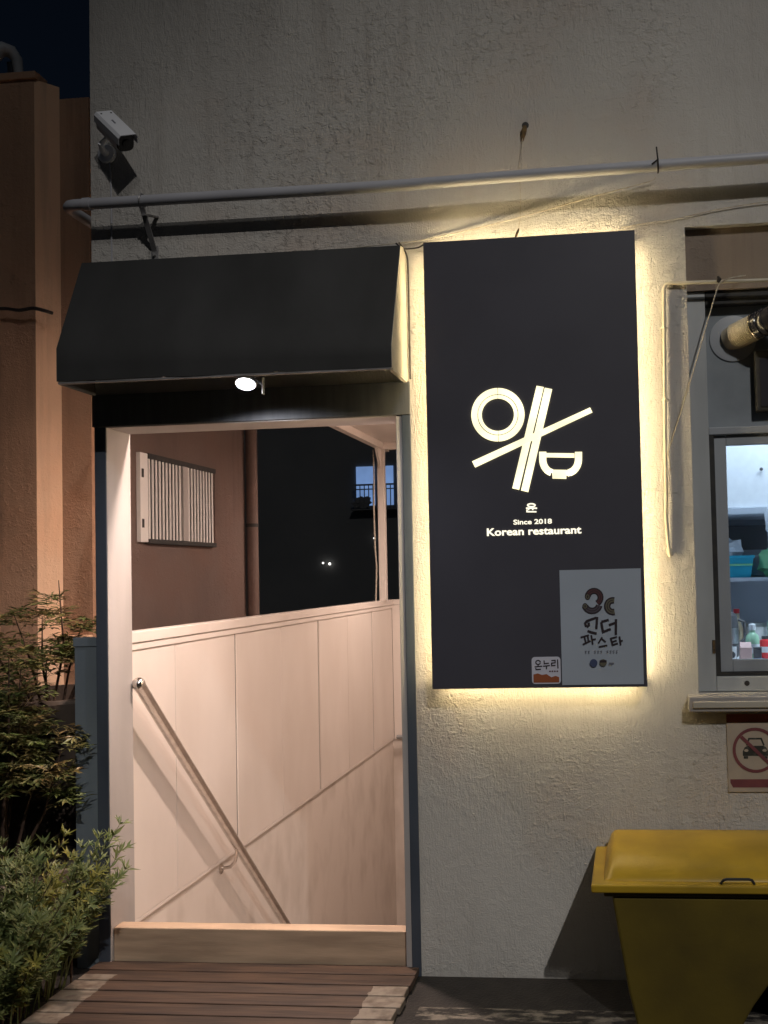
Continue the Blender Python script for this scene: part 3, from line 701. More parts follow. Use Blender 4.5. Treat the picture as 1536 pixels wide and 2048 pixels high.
cable('loose_wire', [(-.86, -.05, 2.788), (-.838, -.03, 2.773), (-.815, -.012, 2.776), (-.78, -.012, 2.779), (-.75, -.03, 2.786)], .0032, 'wire', 'black loose wire bridging the awning corner and the sign')
cable('corner_wire', [(-.845, -.06, 2.786), (-.828, -.02, 2.757), (-.823, -.009, 2.70), (-.8235, -.008, 2.5), (-.823, -.008, 2.27)], .0035, 'wire', 'black wire running down between the awning and the sign')
cable('upper_wire', [(.0, -.008, 2.81), (.1, -.008, 2.822), (.2, -.008, 2.83), (.4, -.008, 2.862), (.7, -.01, 2.88), (1.6, -.01, 2.9)], .002, 'twine', 'thin wire along the wall between the pipe and the window recess')

cd = thing('wall_conduit', (.15, -.012, 1.6), 'thin cream conduit bent round the window corner beside the sign', 'conduit')
MB().tube([(2.2, -.014, 2.570), (.54, -.014, 2.578), (.185, -.014, 2.586), (.168, -.014, 2.585), (.158, -.014, 2.578), (.153, -.014, 2.565), (.148, -.014, 2.3), (.141, -.014, 1.96), (.1395, -.015, 1.78), (.1365, -.016, 1.72), (.141, -.013, 1.62), (.1445, -.011, 1.585)], .0070, 10).build('tube', 'conduit', cd, smooth=True)
MB().tube([(.144, -.011, 1.592), (.147, -.010, 1.575), (.151, -.008, 1.562)], [.010, .012, .008], 10).build('end_stub', 'conduit', cd, smooth=True)
for zz in (2.42, 2.15):
    MB().tube([(.150-(2.42-zz)*.01-.012, -.002, zz), (.150-(2.42-zz)*.01, -.025, zz), (.150-(2.42-zz)*.01+.012, -.002, zz)], .003, 5).build('clip', 'conduit', cd)
cable('twine', [(.46, .02, 2.61), (.40, -.018, 2.592), (.362, -.026, 2.575), (.345, -.030, 2.54), (.31, -.032, 2.43), (.25, -.034, 2.24), (.19, -.034, 2.06), (.156, -.030, 1.965)], .0024, 'twine', 'pale twine stretched diagonally in front of the window corner', 'twine')
cable('twine_end', [(.156, -.030, 1.965), (.150, -.03, 1.94), (.154, -.032, 1.92), (.158, -.030, 1.88)], .0032, 'twine', 'frayed twine end tied to the cream conduit', 'twine')
cable('twine_tail', [(.152, -.031, 1.955), (.154, -.033, 1.90), (.150, -.030, 1.82), (.147, -.028, 1.76), (.143, -.026, 1.72)], .0016, 'twine', 'fine twine tail hanging along the lower conduit', 'twine')
tag(MB().tube([(.353, -.027, 2.598), (.358, -.030, 2.586), (.352, -.032, 2.576)], [.004, .009, .005], 7).build('twine_knot', 'wire', smooth=True), 'black knot where the twine crosses the conduit', 'knot')

# ------------------------------------------------------------------ kitchen window
kw = thing('kitchen_window', (.9, .06, 1.05), 'grey framed kitchen window with lit interior and a board over its top half', 'window')
WX0, WX1 = .2395, 1.7485
MB().box(WX0, .308, .045, .14, 1.052, 2.564).build('frame_stile', 'frame', kw, bevel=.003)
MB().box(1.68, WX1, .045, .14, 1.052, 2.564).build('frame_stile', 'frame', kw, bevel=.003)
MB().box(.3085, 1.6795, .045, .14, 2.512, 2.564).build('frame_head', 'gasket', kw, bevel=.003)
MB().box(.3085, 1.6795, .045, .14, 1.052, 1.108).build('frame_bottom', 'frame', kw, bevel=.003)
MB().box(.3085, 1.6795, .052, .135, 2.018, 2.046).build('transom', 'sash', kw, bevel=.003)
MB().box(.309, 1.679, .088, .10, 2.0465, 2.5115).build('upper_board', 'slate', kw)
MB().box(.3087, .326, .055, .12, 1.109, 2.0175).build('track', 'gasket', kw)
MB().box(.3265, 1.679, .055, .12, 1.1085, 1.122).build('track', 'gasket', kw)
def sash(a, b, y):
    f = MB().box(a, a+.045, y, y+.03, 1.123, 2.0165).build('sash_stile', 'sash', kw, bevel=.002)
    MB().box(b-.045, b, y, y+.03, 1.123, 2.0165).build('sash_stile', 'sash', kw, bevel=.002)
    MB().box(a+.0455, b-.0455, y, y+.03, 1.123, 1.168).build('sash_rail', 'sash', kw, bevel=.002)
    MB().box(a+.0455, b-.0455, y, y+.03, 1.978, 2.0165).build('sash_rail', 'sash', kw, bevel=.002)
    MB().box(a+.0458, b-.0458, y+.012, y+.016, 1.1685, 1.9775).build('pane', 'glass', kw)
sash(.3275, 1.02, .068); sash(.985, 1.678, .104)
MB().box(.197, 1.79, -.062, .044, .990, 1.048).build('sill', 'sill', kw, bevel=.006, seg=3)
MB().box(.212, 1.78, -.070, -.0625, 1.006, 1.030).build('sill_edge_strip', 'cream', kw, bevel=.003)
MB().box(.297, .3075, .040, .0448, 1.195, 1.245).build('latch', 'rust', kw, bevel=.001)
MB().lathe([(.010, .001), (0, .0015)], (.42, .0445, 1.082), (0, -1, 0), 12).build('drain_hole', 'wire', kw)

dv = thing('vent_duct', (.415, .086, 2.39), 'tan corrugated exhaust duct through the board above the kitchen window', 'duct')
MB().lathe([(0, .006), (.082, .006), (.088, .004), (.088, 0)], (.413, .087, 2.388), (0, -1, 0), 32).build('wall_collar', 'ductcollar', dv, smooth=True)
da = Vector((.418, .08, 2.392)); dax = Vector((.74, -.62, .22)).normalized()
prof = []
for i in range(26):
    prof.append((.047+(.003 if i % 2 else 0), i*.0042))
MB().lathe([(.043, -.03)]+prof, da, dax, 28).build('hose', 'duct', dv, smooth=True)
MB().lathe([(.047, .105), (.052, .106), (.053, .125), (.050, .128), (.052, .131), (.053, .150), (.050, .152), (.047, .30), (.047, .50)], da, dax, 28).build('clamp_sleeve', 'ductdark', dv, smooth=True)
MB().tube([da+dax*.098-Vector((0, 0, 0))+Vector((0, 0, 0))]+[da+dax*.102], .0525, 24).build('clamp_band', 'steel', dv, smooth=True)
bk = thing('cable_box', (.52, .08, 2.2), 'black box on the board right of the exhaust duct above the kitchen window', 'box')
MB().box(.487, .60, .045, .0875, 2.10, 2.33).build('case', 'gasket', bk, bevel=.006)
MB().box(.503, .585, .040, .0446, 2.115, 2.30).build('cover', 'ductdark', bk, bevel=.003)

# ------------------------------------------------------------------ kitchen behind the window
kt = thing('kitchen_room', (.9, 1.0, .9), 'pale bluish lit kitchen room seen through the window', 'room')
MB().box(.1, 2.2, 1.30, 1.36, .3, 2.6).build('back_wall', 'kitwall', kt)
MB().box(.06, .10, .195, 1.30, .3, 2.6).build('side_wall', 'kitwall', kt)
MB().box(2.2, 2.24, .195, 1.30, .3, 2.6).build('side_wall', 'kitwall', kt)
MB().box(.06, 2.24, .195, 1.36, 2.6, 2.64).build('ceiling', 'kitwhite', kt)
MB().box(.06, 2.24, .195, 1.36, .26, .30).build('floor', 'kitdark', kt)
MB().box(.101, 2.199, .35, .95, 1.06, 1.115).build('counter', 'kitwhite', kt, bevel=.004)
cab = thing('wall_cabinet', (.6, .9, 1.75), 'white wall cabinet at the top of the lit kitchen window', 'cabinet')
MB().box(.101, .86, .72, 1.29, 1.778, 2.3).build('carcass', 'kitwhite', cab, bevel=.003)
MB().box(.101, .86, .70, 1.29, 1.748, 1.777).build('bottom_rail', 'kitwall', cab, bevel=.002)
MB().lathe([(.008, .006), (.006, .012), (0, .013)], (.585, .72, 1.945), (0, -1, 0), 10).build('knob', 'kitdark', cab)
sh = thing('kitchen_shelf', (.5, 1.1, 1.46), 'grey kitchen shelf carrying the turquoise basket', 'shelf')
MB().box(.101, .86, .78, 1.29, 1.452, 1.468).build('board', 'kitwall', sh)
MB().box(.101, .86, 1.25, 1.295, 1.60, 1.72).build('backing', 'kitdark', sh)
bs = thing('basket', (.47, .9, 1.469), 'turquoise plastic basket filled with white bags on the kitchen shelf', 'basket')
MB().add([(.36, .80, 1.469), (.535, .80, 1.469), (.535, .96, 1.469), (.36, .96, 1.469), (.35, .79, 1.560), (.548, .79, 1.560), (.548, .97, 1.560), (.35, .97, 1.560)],
         [(0, 3, 2, 1), (0, 1, 5, 4), (1, 2, 6, 5), (2, 3, 7, 6), (3, 0, 4, 7)]).build('tub', 'blue', bs)
MB().box(.345, .553, .784, .789, 1.555, 1.568).build('rim', 'blue', bs, bevel=.002)
MB().box(.352, .546, .787, .7895, 1.522, 1.530).build('stripe', 'greenbag', bs)
mb = MB(); rr = random.Random(5)
def lump(mb, c, rx, ry, rz, seed, amp=.25, n=14, m=8):
    rr = random.Random(seed); ph = [rr.random()*6 for _ in range(6)]
    vs_ = []
    for j in range(m+1):
        t = PI*j/m
        for i in range(n):
            a = 2*PI*i/n; k = 1+amp*(math.sin(3*a+ph[0]+2*t)+math.sin(5*a+ph[1]-3*t)*.6+math.sin(7*t+ph[2]))*.5
            vs_.append((c[0]+rx*k*math.sin(t)*math.cos(a), c[1]+ry*k*math.sin(t)*math.sin(a), c[2]+rz*k*math.cos(t)))
    return mb.add(vs_, [(j*n+i, (j+1)*n+i, (j+1)*n+(i+1) % n, j*n+(i+1) % n) for j in range(m) for i in range(n)])
lump(mb, (.44, .88, 1.585), .075, .06, .06, 4); mb.build('bag_filling', 'whitebag', bs, smooth=True)
pt = thing('cooking_pot', (.60, 1.0, 1.4685), 'grey cooking pot on the shelf behind the green bag', 'pot')
MB().lathe([(0, 0), (.075, .001), (.085, .01), (.085, .10), (.090, .103), (.082, .104), (.080, .015), (0, .012)], (.60, 1.05, 1.4685), (0, 0, 1), 24).build('body', 'steeldull', pt, smooth=True)
MB().tube([(.685, 1.05, 1.55), (.72, 1.05, 1.555), (.73, 1.05, 1.55)], .007, 8).build('handle', 'kitdark', pt, smooth=True)
tag(lump(MB(), (.635, .86, 1.535), .055, .05, .066, 8, .3).build('green_bag', 'greenbag', smooth=True), 'crumpled green bag beside the turquoise basket on the shelf', 'bag')
tag(lump(MB(), (.60, .45, 1.70), .040, .04, .075, 9, .2).build('white_bag', 'whitebag', smooth=True), 'white plastic bag hanging at the right edge of the kitchen window', 'bag')
pl = thing('shelf_upright', (.59, .42, 1.115), 'pale blue metal upright at the right edge of the kitchen window', 'post')
MB().box(.566, .585, .42, .44, 1.116, 1.66).build('post', 'kitwall', pl, bevel=.002)
MB().box(.560, .591, .415, .445, 1.1153, 1.1158).build('foot', 'kitdark', pl)
def bottle(name, x, y, prof, m, label, cat, cap=None, capm=None, n=20):
    t = thing(name, (x, y, 1.1155), label, cat)
    MB().lathe(prof, (x, y, 1.1155), (0, 0, 1), n).build('body', m, t, smooth=True)
    if cap: MB().lathe(cap, (x, y, 1.1155), (0, 0, 1), n).build('cap', capm, t, smooth=True)
    return t
kettle = bottle('thermos', .425, .80, [(0, 0), (.045, .001), (.048, .02), (.048, .15), (.042, .185), (.025, .20), (0, .205)], 'kitdark', 'dark thermos flask behind the bottles on the kitchen counter', 'flask',
       [(.022, .205), (.022, .225), (0, .23)], 'kitdark')
MB().tube([(.473, .80, 1.28), (.50, .80, 1.27), (.503, .80, 1.20), (.473, .80, 1.17)], .007, 8).build('handle', 'kitdark', kettle, smooth=True)
MB().lathe([(.0485, .06), (.0485, .13)], (.425, .80, 1.1155), (0, 0, 1), 20).build('band', 'steeldull', kettle, smooth=True)
bottle('soap_bottle', .512, .62, [(0, 0), (.028, .001), (.030, .01), (.030, .085), (.026, .105), (.013, .118), (.012, .128), (0, .128)], 'green', 'pale green bottle with white cap on the kitchen counter', 'bottle',
       [(.0145, .1285), (.0145, .152), (.010, .156), (0, .156)], 'kitwhite')
bottle('red_jar', .575, .66, [(0, 0), (.026, .001), (.031, .02), (.032, .06), (.026, .082), (.018, .086), (0, .087)], 'red', 'red plastic jar on the kitchen counter', 'jar', [(.019, .0875), (.019, .10), (0, .101)], 'kitdark')
for o_, x_, y_, r_, z0_, z1_, m_ in (('soap_bottle', .512, .62, .0304, .03, .07, 'kitwhite'), ('red_jar', .575, .66, .0324, .03, .055, 'kitwhite')):
    MB().lathe([(r_, z0_), (r_, z1_)], (x_, y_, 1.1155), (0, 0, 1), 20).build('label_band', m_, bpy.data.objects[o_], smooth=True)
bottle('sauce_bottle', .475, .88, [(0, 0), (.026, .001), (.028, .01), (.028, .12), (.014, .16), (.012, .19), (0, .19)], 'duct', 'brown sauce bottle at the back of the kitchen counter', 'bottle', [(.014, .1905), (.014, .21), (0, .211)], 'red')
bottle('white_tub', .565, .86, [(0, 0), (.045, .001), (.050, .09), (.052, .13), (0, .13)], 'kitwhite', 'white tub with grey lid at the back of the kitchen counter', 'tub', [(.054, .1305), (.054, .145), (0, .147)], 'steeldull')
bottle('tall_bottle', .628, .78, [(0, 0), (.030, .001), (.031, .15), (.016, .19), (.013, .22), (0, .22)], 'green', 'tall green bottle at the right of the kitchen counter', 'bottle', [(.015, .2205), (.015, .245), (0, .246)], 'kitdark')
mg = bottle('mug', .408, .52, [(0, 0), (.024, .001), (.026, .006), (.027, .065), (.024, .065), (.022, .012), (0, .010)], 'kitwhite', 'white mug with dark print on the kitchen counter', 'mug')
MB().lathe([(.014, 0), (0, .0006)], (.412, .4925, 1.150), (0, -1, 0), 14).build('print', 'kitdark', mg)
cartn = thing('carton', (.47, .52, 1.1155), 'pink carton between the mug and the red jar', 'carton')
MB().box(.447, .495, .50, .55, 1.1156, 1.178).build('box', 'pink', cartn, bevel=.002)
MB().prism_x([(.50, 1.1785), (.55, 1.1785), (.525, 1.200)], .448, .494).build('gable_top', 'pink', cartn)
tin = thing('black_tin', (.53, .56, 1.1155), 'small black tin between the pink carton and the red jar', 'tin')
MB().box(.508, .540, .54, .57, 1.1156, 1.170).build('can', 'kitdark', tin, bevel=.003)
MB().box(.506, .542, .538, .572, 1.1705, 1.176).build('lid', 'kitdark', tin, bevel=.002)
tag(lump(MB(), (.515, .44, 1.128), .045, .03, .011, 12, .25).build('blue_cloth', 'inkblue', smooth=True), 'crumpled navy cloth at the front of the kitchen counter', 'cloth')
lt = thing('kitchen_light', (.9, .7, 2.6), 'long bluish white tube light on the kitchen ceiling', 'lamp')
MB().box(.35, 1.6, .55, .65, 2.575, 2.599).build('housing', 'kitwhite', lt, bevel=.003)
MB().tube([(.38, .6, 2.555), (1.57, .6, 2.555)], .016, 12).build('tube', 'tube', lt, smooth=True)
kd = bpy.data.lights.new('kitchen_light_lamp', 'AREA'); kd.shape = 'RECTANGLE'; kd.size = 1.2; kd.size_y = .06; kd.energy = 24; kd.color = (.76, .88, 1)
ko = bpy.data.objects.new('kitchen_light_lamp', kd); col.objects.link(ko); ko.parent = lt; ko.location = (.08, -.2, -.07); ko.rotation_euler = (R(-12), 0, 0)

# ------------------------------------------------------------------ no parking sign
ns = thing('no_parking_sign', (.437, 0, .69), 'faded no parking sign with red circle and black car under the window sill', 'sign')
MB().box(.335, .540, -.006, -.001, .690, .975).build('plate', 'npwhite', ns, bevel=.001)
mb = MB(); poly(mb, [(.335, .944), (.540, .944), (.540, .9755), (.335, .9755)], -.0066); mb.build('top_band', 'npred', ns)
mb = MB(); poly(mb, [(.343, .724), (.352, .707), (.536, .707), (.538, .724), (.538, .737), (.343, .737)], -.0066); mb.build('bottom_band', 'npred', ns)
c0 = (.437, .843)
mb = MB(); poly(mb, [(.391, .838), (.398, .853), (.408, .859), (.466, .859), (.476, .853), (.483, .838), (.483, .822), (.391, .822)], -.0066)
ribbon(mb, [(.406, .860), (.415, .885), (.459, .885), (.468, .860)], .006, -.0067)
for zx in (.402, .472): mb.box(zx-.008, zx+.008, -.0066, -.0062, .812, .821)
mb.build('car_symbol', 'npblack', ns)
for zx in (.404, .470):
    mb = MB(); poly(mb, [(zx+.008*math.cos(R(a)), .842+.005*math.sin(R(a))) for a in range(0, 360, 30)], -.0071); mb.build('headlamp_symbol', 'npwhite', ns)
mb = MB(); ribbon(mb, arc(*c0, .077, .077, 0, 360-11, 32), .011, -.0076, True); mb.build('red_ring', 'npred', ns)
mb = MB(); ribbon(mb, [(c0[0]-.050, c0[1]+.050), (c0[0]+.050, c0[1]-.050)], .012, -.0082); mb.build('slash', 'npred', ns)

# ------------------------------------------------------------------ yellow bin
yb = thing('yellow_storage_bin', (.45, -.25, 0), 'yellow plastic grit bin with hinged domed lid against the wall', 'bin')
BX0, BX1 = -.157, 1.02
bxm = (BX0+BX1)/2
def ringbox(mb, layers):
    """layers of (x0, x1, y0, y1, z) stacked into a tapered shell"""
    k = len(mb.v)
    for x0, x1, y0, y1, z in layers: mb.v += [(x0, y0, z), (x1, y0, z), (x1, y1, z), (x0, y1, z)]
    for i in range(len(layers)-1):
        for j in range(4): mb.f.append((k+i*4+j, k+i*4+(j+1) % 4, k+(i+1)*4+(j+1) % 4, k+(i+1)*4+j))
    mb.f += [(k+3, k+2, k+1, k), tuple(k+(len(layers)-1)*4+j for j in range(4))]
    return mb
# body: tapered trough standing on two feet with an arched gap between them
mb = MB(); mb.prism_y([(-.018, .0), (.315, .0), (.330, .03), (.360, .085), (.405, .150), (.425, .162), (.440, .162), (.460, .150), (.505, .085), (.535, .03), (.550, .0), (.882, .0),
                       (.888, .04), (.905, .12), (.955, .448), (-.092, .448), (-.044, .12), (-.026, .04)], 0, 1)
mb.v = [(x, (-.443+(.448-z)*.10) if y_ == 0 else (-.040-(.448-z)*.10), z) for x, y_, z in mb.v]
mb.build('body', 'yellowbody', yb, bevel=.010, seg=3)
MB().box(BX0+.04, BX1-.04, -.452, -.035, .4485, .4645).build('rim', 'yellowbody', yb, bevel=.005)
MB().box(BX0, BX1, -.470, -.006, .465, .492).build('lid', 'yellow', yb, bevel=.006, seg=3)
# domed lid top: loft with curved front slope
mb = MB(); secs = []
prof = [(-.425, .4921), (-.418, .503), (-.36, .535), (-.28, .558), (-.20, .566), (-.12, .568), (-.058, .566), (-.050, .552), (-.048, .4921)]
def lidsec(x, k): return [Vector((x, y, .4921+(z-.4921)*k)) for y, z in prof]
secs = [lidsec(BX0+.040, .02), lidsec(BX0+.046, .30), lidsec(BX0+.060, .80), lidsec(BX0+.072, .97), lidsec(BX0+.088, 1.0), lidsec(BX1-.088, 1.0), lidsec(BX1-.072, .97), lidsec(BX1-.060, .80), lidsec(BX1-.046, .30), lidsec(BX1-.040, .02)]
loft(mb, secs); mb.build('lid_dome', 'yellow', yb, smooth=True)
MB().tube([(.262, -.452, .494), (.270, -.462, .509), (.280, -.466, .513), (.350, -.466, .513), (.360, -.462, .509), (.368, -.452, .494)], .0045, 8).build('handle', 'gasket', yb, smooth=True)
for xx in (.1, .75):
    MB().tube([(xx-.04, -.024, .494), (xx+.04, -.024, .494)], .009, 8).build('hinge', 'gasket', yb)

# ------------------------------------------------------------------ ramp of planks
rp = thing('plank_ramp', (-1.47, -.3, 0), 'reddish brown plank ramp with worn white edges in front of the doorway', 'ramp')
y = .010; k = 0
while y > -1.2:
    w = .088+.004*math.sin(k*2.3); zt = .034+y*.020
    MB().box(-2.112+.006*math.sin(k*1.7), -.836+.007*math.sin(k*2.9), y-w+.004, y, zt-.026, zt+.0012*math.sin(k*3.1)).build('plank', 'plank', rp, bevel=.003)
    y -= w; k += 1
for xx in (-2.02, -1.45, -.93):
    MB().box(xx-.03, xx+.03, -1.19, .005, .002, .0075).build('bearer', 'soil', rp)

# ------------------------------------------------------------------ neighbouring building
nb = thing('neighbour_building', (-3.3, 2.0, 0), 'terracotta plastered neighbouring building beyond the potted plants', 'building')
MB().box(-9, -2.966, 1.201, 1.35, 0, 4.10).build('front_wall', 'terracotta', nb)
MB().box(-2.9655, -2.80, 1.20, 1.35, 0, 4.10).build('front_wall', 'terracotta', nb)
MB().box(-3.9, -3.045, 1.10, 1.200, 0, 4.165).build('pier', 'terracotta', nb)
mb = MB(); mb.v = [(x, y, z) for z in (0, 4.165) for x, y in ((-3.0445, 1.1), (-2.964, 1.2), (-3.0445, 1.2))]; mb.f = [(0, 1, 4, 3), (1, 2, 5, 4), (2, 0, 3, 5), (0, 2, 1), (3, 4, 5)]; mb.build('pier_edge', 'peachlit', nb)  # pale colour and chamfer stand in for warm light on the pier edge
MB().prism_x([(1.085, 4.166), (1.1998, 4.166), (1.1998, 4.205), (1.085, 4.205)], -3.92, -3.03).build('pier_cap', 'terracotta', nb, bevel=.004)
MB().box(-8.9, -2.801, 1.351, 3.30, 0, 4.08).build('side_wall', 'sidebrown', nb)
MB().box(-2.960, -2.80, 1.14, 1.199, 1.20, 1.245).build('ledge', 'peachlit', nb, bevel=.004)
# barred window on the side wall
bw = thing('barred_window', (-2.8, 2.2, 1.74), 'side window with a row of white vertical bars, seen through the doorway', 'window')
MB().box(-2.8005, -2.775, 1.675, 1.765, 1.742, 2.258).build('frame_stile', 'barwhite', bw, bevel=.002)
MB().box(-2.8005, -2.770, 1.766, 2.716, 2.232, 2.262).build('frame_head', 'gasket', bw, bevel=.002)
MB().box(-2.8005, -2.770, 1.766, 2.716, 1.735, 1.762).build('frame_sill', 'gasket', bw, bevel=.002)
MB().box(-2.8005, -2.772, 2.223, 2.290, 1.763, 2.2315).build('middle_stile', 'white', bw, bevel=.002)
MB().box(-2.8005, -2.772, 2.700, 2.716, 1.763, 2.2315).build('end_stile', 'sidebrown', bw, bevel=.002)
MB().box(-2.8003, -2.794, 1.766, 2.70, 1.763, 2.2315).build('pane', 'ductdark', bw)
src = MB().box(-.003, .003, -.0085, .0085, 1.7632, 2.2312).build('bar', 'barwhite', None)
src.parent = bw; first = True
ys = [1.792+i*.0445 for i in range(10)]+[2.318+i*.0448 for i in range(9)]
for yy in ys:
    loc = Vector((-2.782, yy, 0))-bw.location
    if first: src.location = loc; first = False
    else: copy_at(src, loc, bw)
for zz in (1.85, 2.14):
    MB().box(-2.7748, -2.7735, 1.69, 1.715, zz-.025, zz+.025).build('hinge', 'gasket', bw)
dp = thing('downpipe', (-2.75, 3.30, 0), 'pale brown downpipe at the far corner of the neighbouring building', 'downpipe')
MB().tube([(-2.755, 3.32, 0), (-2.755, 3.32, 4.1)], .042, 16).build('tube', 'sidebrown', dp, smooth=True)
MB().tube([(-2.755, 3.32, 1.895), (-2.755, 3.32, 1.92)], .045, 16).build('strap', 'gasket', dp, smooth=True)
cable('facade_cable', [(-3.7, 1.06, 2.93), (-3.4, 1.05, 2.935), (-3.2, 1.05, 2.945), (-3.1, 1.045, 2.93), (-3.03, 1.05, 2.938), (-2.975, 1.05, 2.925), (-2.945, 1.09, 2.918)], .009, 'wire', 'dark ragged cable across the terracotta pier')
vc = thing('roof_vent', (-3.2, 1.15, 4.205), 'small pale gooseneck vent on top of the terracotta pier', 'vent')
MB().tube([(-3.20, 1.15, 4.205), (-3.20, 1.15, 4.27), (-3.203, 1.145, 4.29)], [.022, .022, .022], 12).build('neck', 'ductdark', vc, smooth=True)
MB().tube([(-3.16, 1.15, 4.225), (-3.165, 1.14, 4.30), (-3.185, 1.12, 4.335), (-3.215, 1.10, 4.34), (-3.235, 1.08, 4.315), (-3.24, 1.075, 4.285)], [.024, .028, .034, .038, .036, .030], 14).build('hood', 'ductcollar', vc, smooth=True)

# ------------------------------------------------------------------ far building
fb = thing('far_building', (-7, 25, 0), 'dark building far behind the stairs with one bluish lit balcony window', 'building')
MB().box(-22, 6, 25, 27, -2, 16).build('wall', 'farwall', fb)
MB().box(-8.02, -5.5, 24.93, 24.99, 3.48, 3.58).build('window_sill', 'farwall', fb)
for a, b in ((-7.97, -7.42), (-7.30, -6.86), (-6.62, -6.0)):
    w_ = MB().box(a, b, 24.95, 24.99, 3.58, 4.74).build('window', 'farglow', fb)
MB().box(-8.1, -5.5, 24.75, 24.93, 3.44, 3.475).build('balcony_slab', 'farwall', fb)
rl = MB().box(-8.02, -5.5, 24.78, 24.82, 4.16, 4.21).build('balcony_rail', 'farwall', fb)
MB().box(-8.02, -5.5, 24.78, 24.82, 4.04, 4.07).build('lower_rail', 'farwall', rl)
src = MB().box(-.012, .012, -.012, .012, 3.5, 4.16).build('baluster', 'farwall', None); src.parent = fb
for i in range(19):
    loc = Vector((-7.95+i*.13, 24.80, 0))-fb.location
    if i == 0: src.location = loc
    else: copy_at(src, loc, fb)
tag(lump(MB(), (-7.75, 24.85, 3.66), .26, .04, .16, 21, .5).build('balcony_plant', 'farwall', smooth=True), 'dark plant silhouette on the lit far balcony', 'plant')
for px_, pz_, s_, lab in ((-9.0, 1.93, .030, 'tiny white lamp glowing low in the dark, left of its brighter neighbour'), (-8.80, 1.90, .040, 'brighter tiny white lamp low in the dark background'), (-7.45, 2.62, .026, 'faint tiny lamp below the lit far balcony window')):
    t = thing('far_lamp', (px_, 24.9, pz_), lab, 'lamp', 'far lamps in the dark')
    MB().lathe([(0, -s_), (s_*.7, -s_*.7), (s_, 0), (s_*.7, s_*.7), (0, s_)], (px_, 24.9, pz_), (0, 0, 1), 10).build('globe', 'fardot', t, smooth=True)
    MB().tube([(px_, 24.9+s_, pz_), (px_, 24.999, pz_)], .012, 6).build('arm', 'farwall', t)

# ------------------------------------------------------------------ street lamp across the road
sl = thing('street_lamp', (8.0, -15.0, 0), 'tall grey street lamp across the road behind the viewer', 'street lamp')
MB().tube([(8.0, -15.0, 0), (8.0, -15.0, 8), (8.0, -15.0, 14.2)], [.11, .085, .06], 12).build('pole', 'galv', sl, smooth=True)
MB().tube([(8.0, -15.0, 14.15), (7.4, -14.8, 14.5), (6.5, -14.48, 14.55)], .035, 10).build('arm', 'galv', sl, smooth=True)
MB().obox((6.1, -14.335, 14.50), (.42, -.15, 0), (.055, .155, 0), (0, 0, .06)).build('head', 'galv', sl, bevel=.02)
MB().obox((6.1, -14.335, 14.435), (.30, -.107, 0), (.04, .11, 0), (0, 0, .004)).build('lens', 'lens', sl)
lamp_o.parent = sl; lamp_o.location = LAMP-sl.location

# ------------------------------------------------------------------ plants and pots
def pot(name, c, r0, r1, h, m, label):
    t = thing(name, (c[0], c[1], 0), label, 'pot')
    MB().lathe([(0, .006), (r0, .006), (r1*.97, h*.86), (r1*1.03, h*.87), (r1*1.05, h*.985), (r1*1.02, h), (r1*.93, h), (r1*.90, h*.9)], (c[0], c[1], 0), (0, 0, 1), 40).build('body', m, t, smooth=True)
    MB().lathe([(r1*.905, h*.90), (r1*.5, h*.92), (0, h*.93)], (c[0], c[1], 0), (0, 0, 1), 28).build('soil', 'soil', t, smooth=True)
pot('plant_pot', (-2.56, -.05), .26, .345, .415, 'pot', 'brown round plant pot behind the low shrub')
pot('tall_planter', (-2.62, .55), .30, .37, 1.02, 'darkpot', 'tall dark round planter standing behind the plant pot')

def leaf(mb, b, d, nrm, L, W):
    d = d.normalized(); s = d.cross(nrm)
    if s.length < 1e-4: s = d.orthogonal()
    s.normalize(); nn = s.cross(d)
    m = b+d*L*.42-nn*L*.04
    mb.add([b, m+s*W*.5+nn*W*.22, b+d*L-nn*L*.10, m-s*W*.5+nn*W*.22, b+d*L*.45-nn*L*.03], [(0, 4, 1), (4, 2, 1), (0, 3, 4), (4, 3, 2)])
def rv(rr): return Vector((rr.uniform(-1, 1), rr.uniform(-1, 1), rr.uniform(-1, 1)))

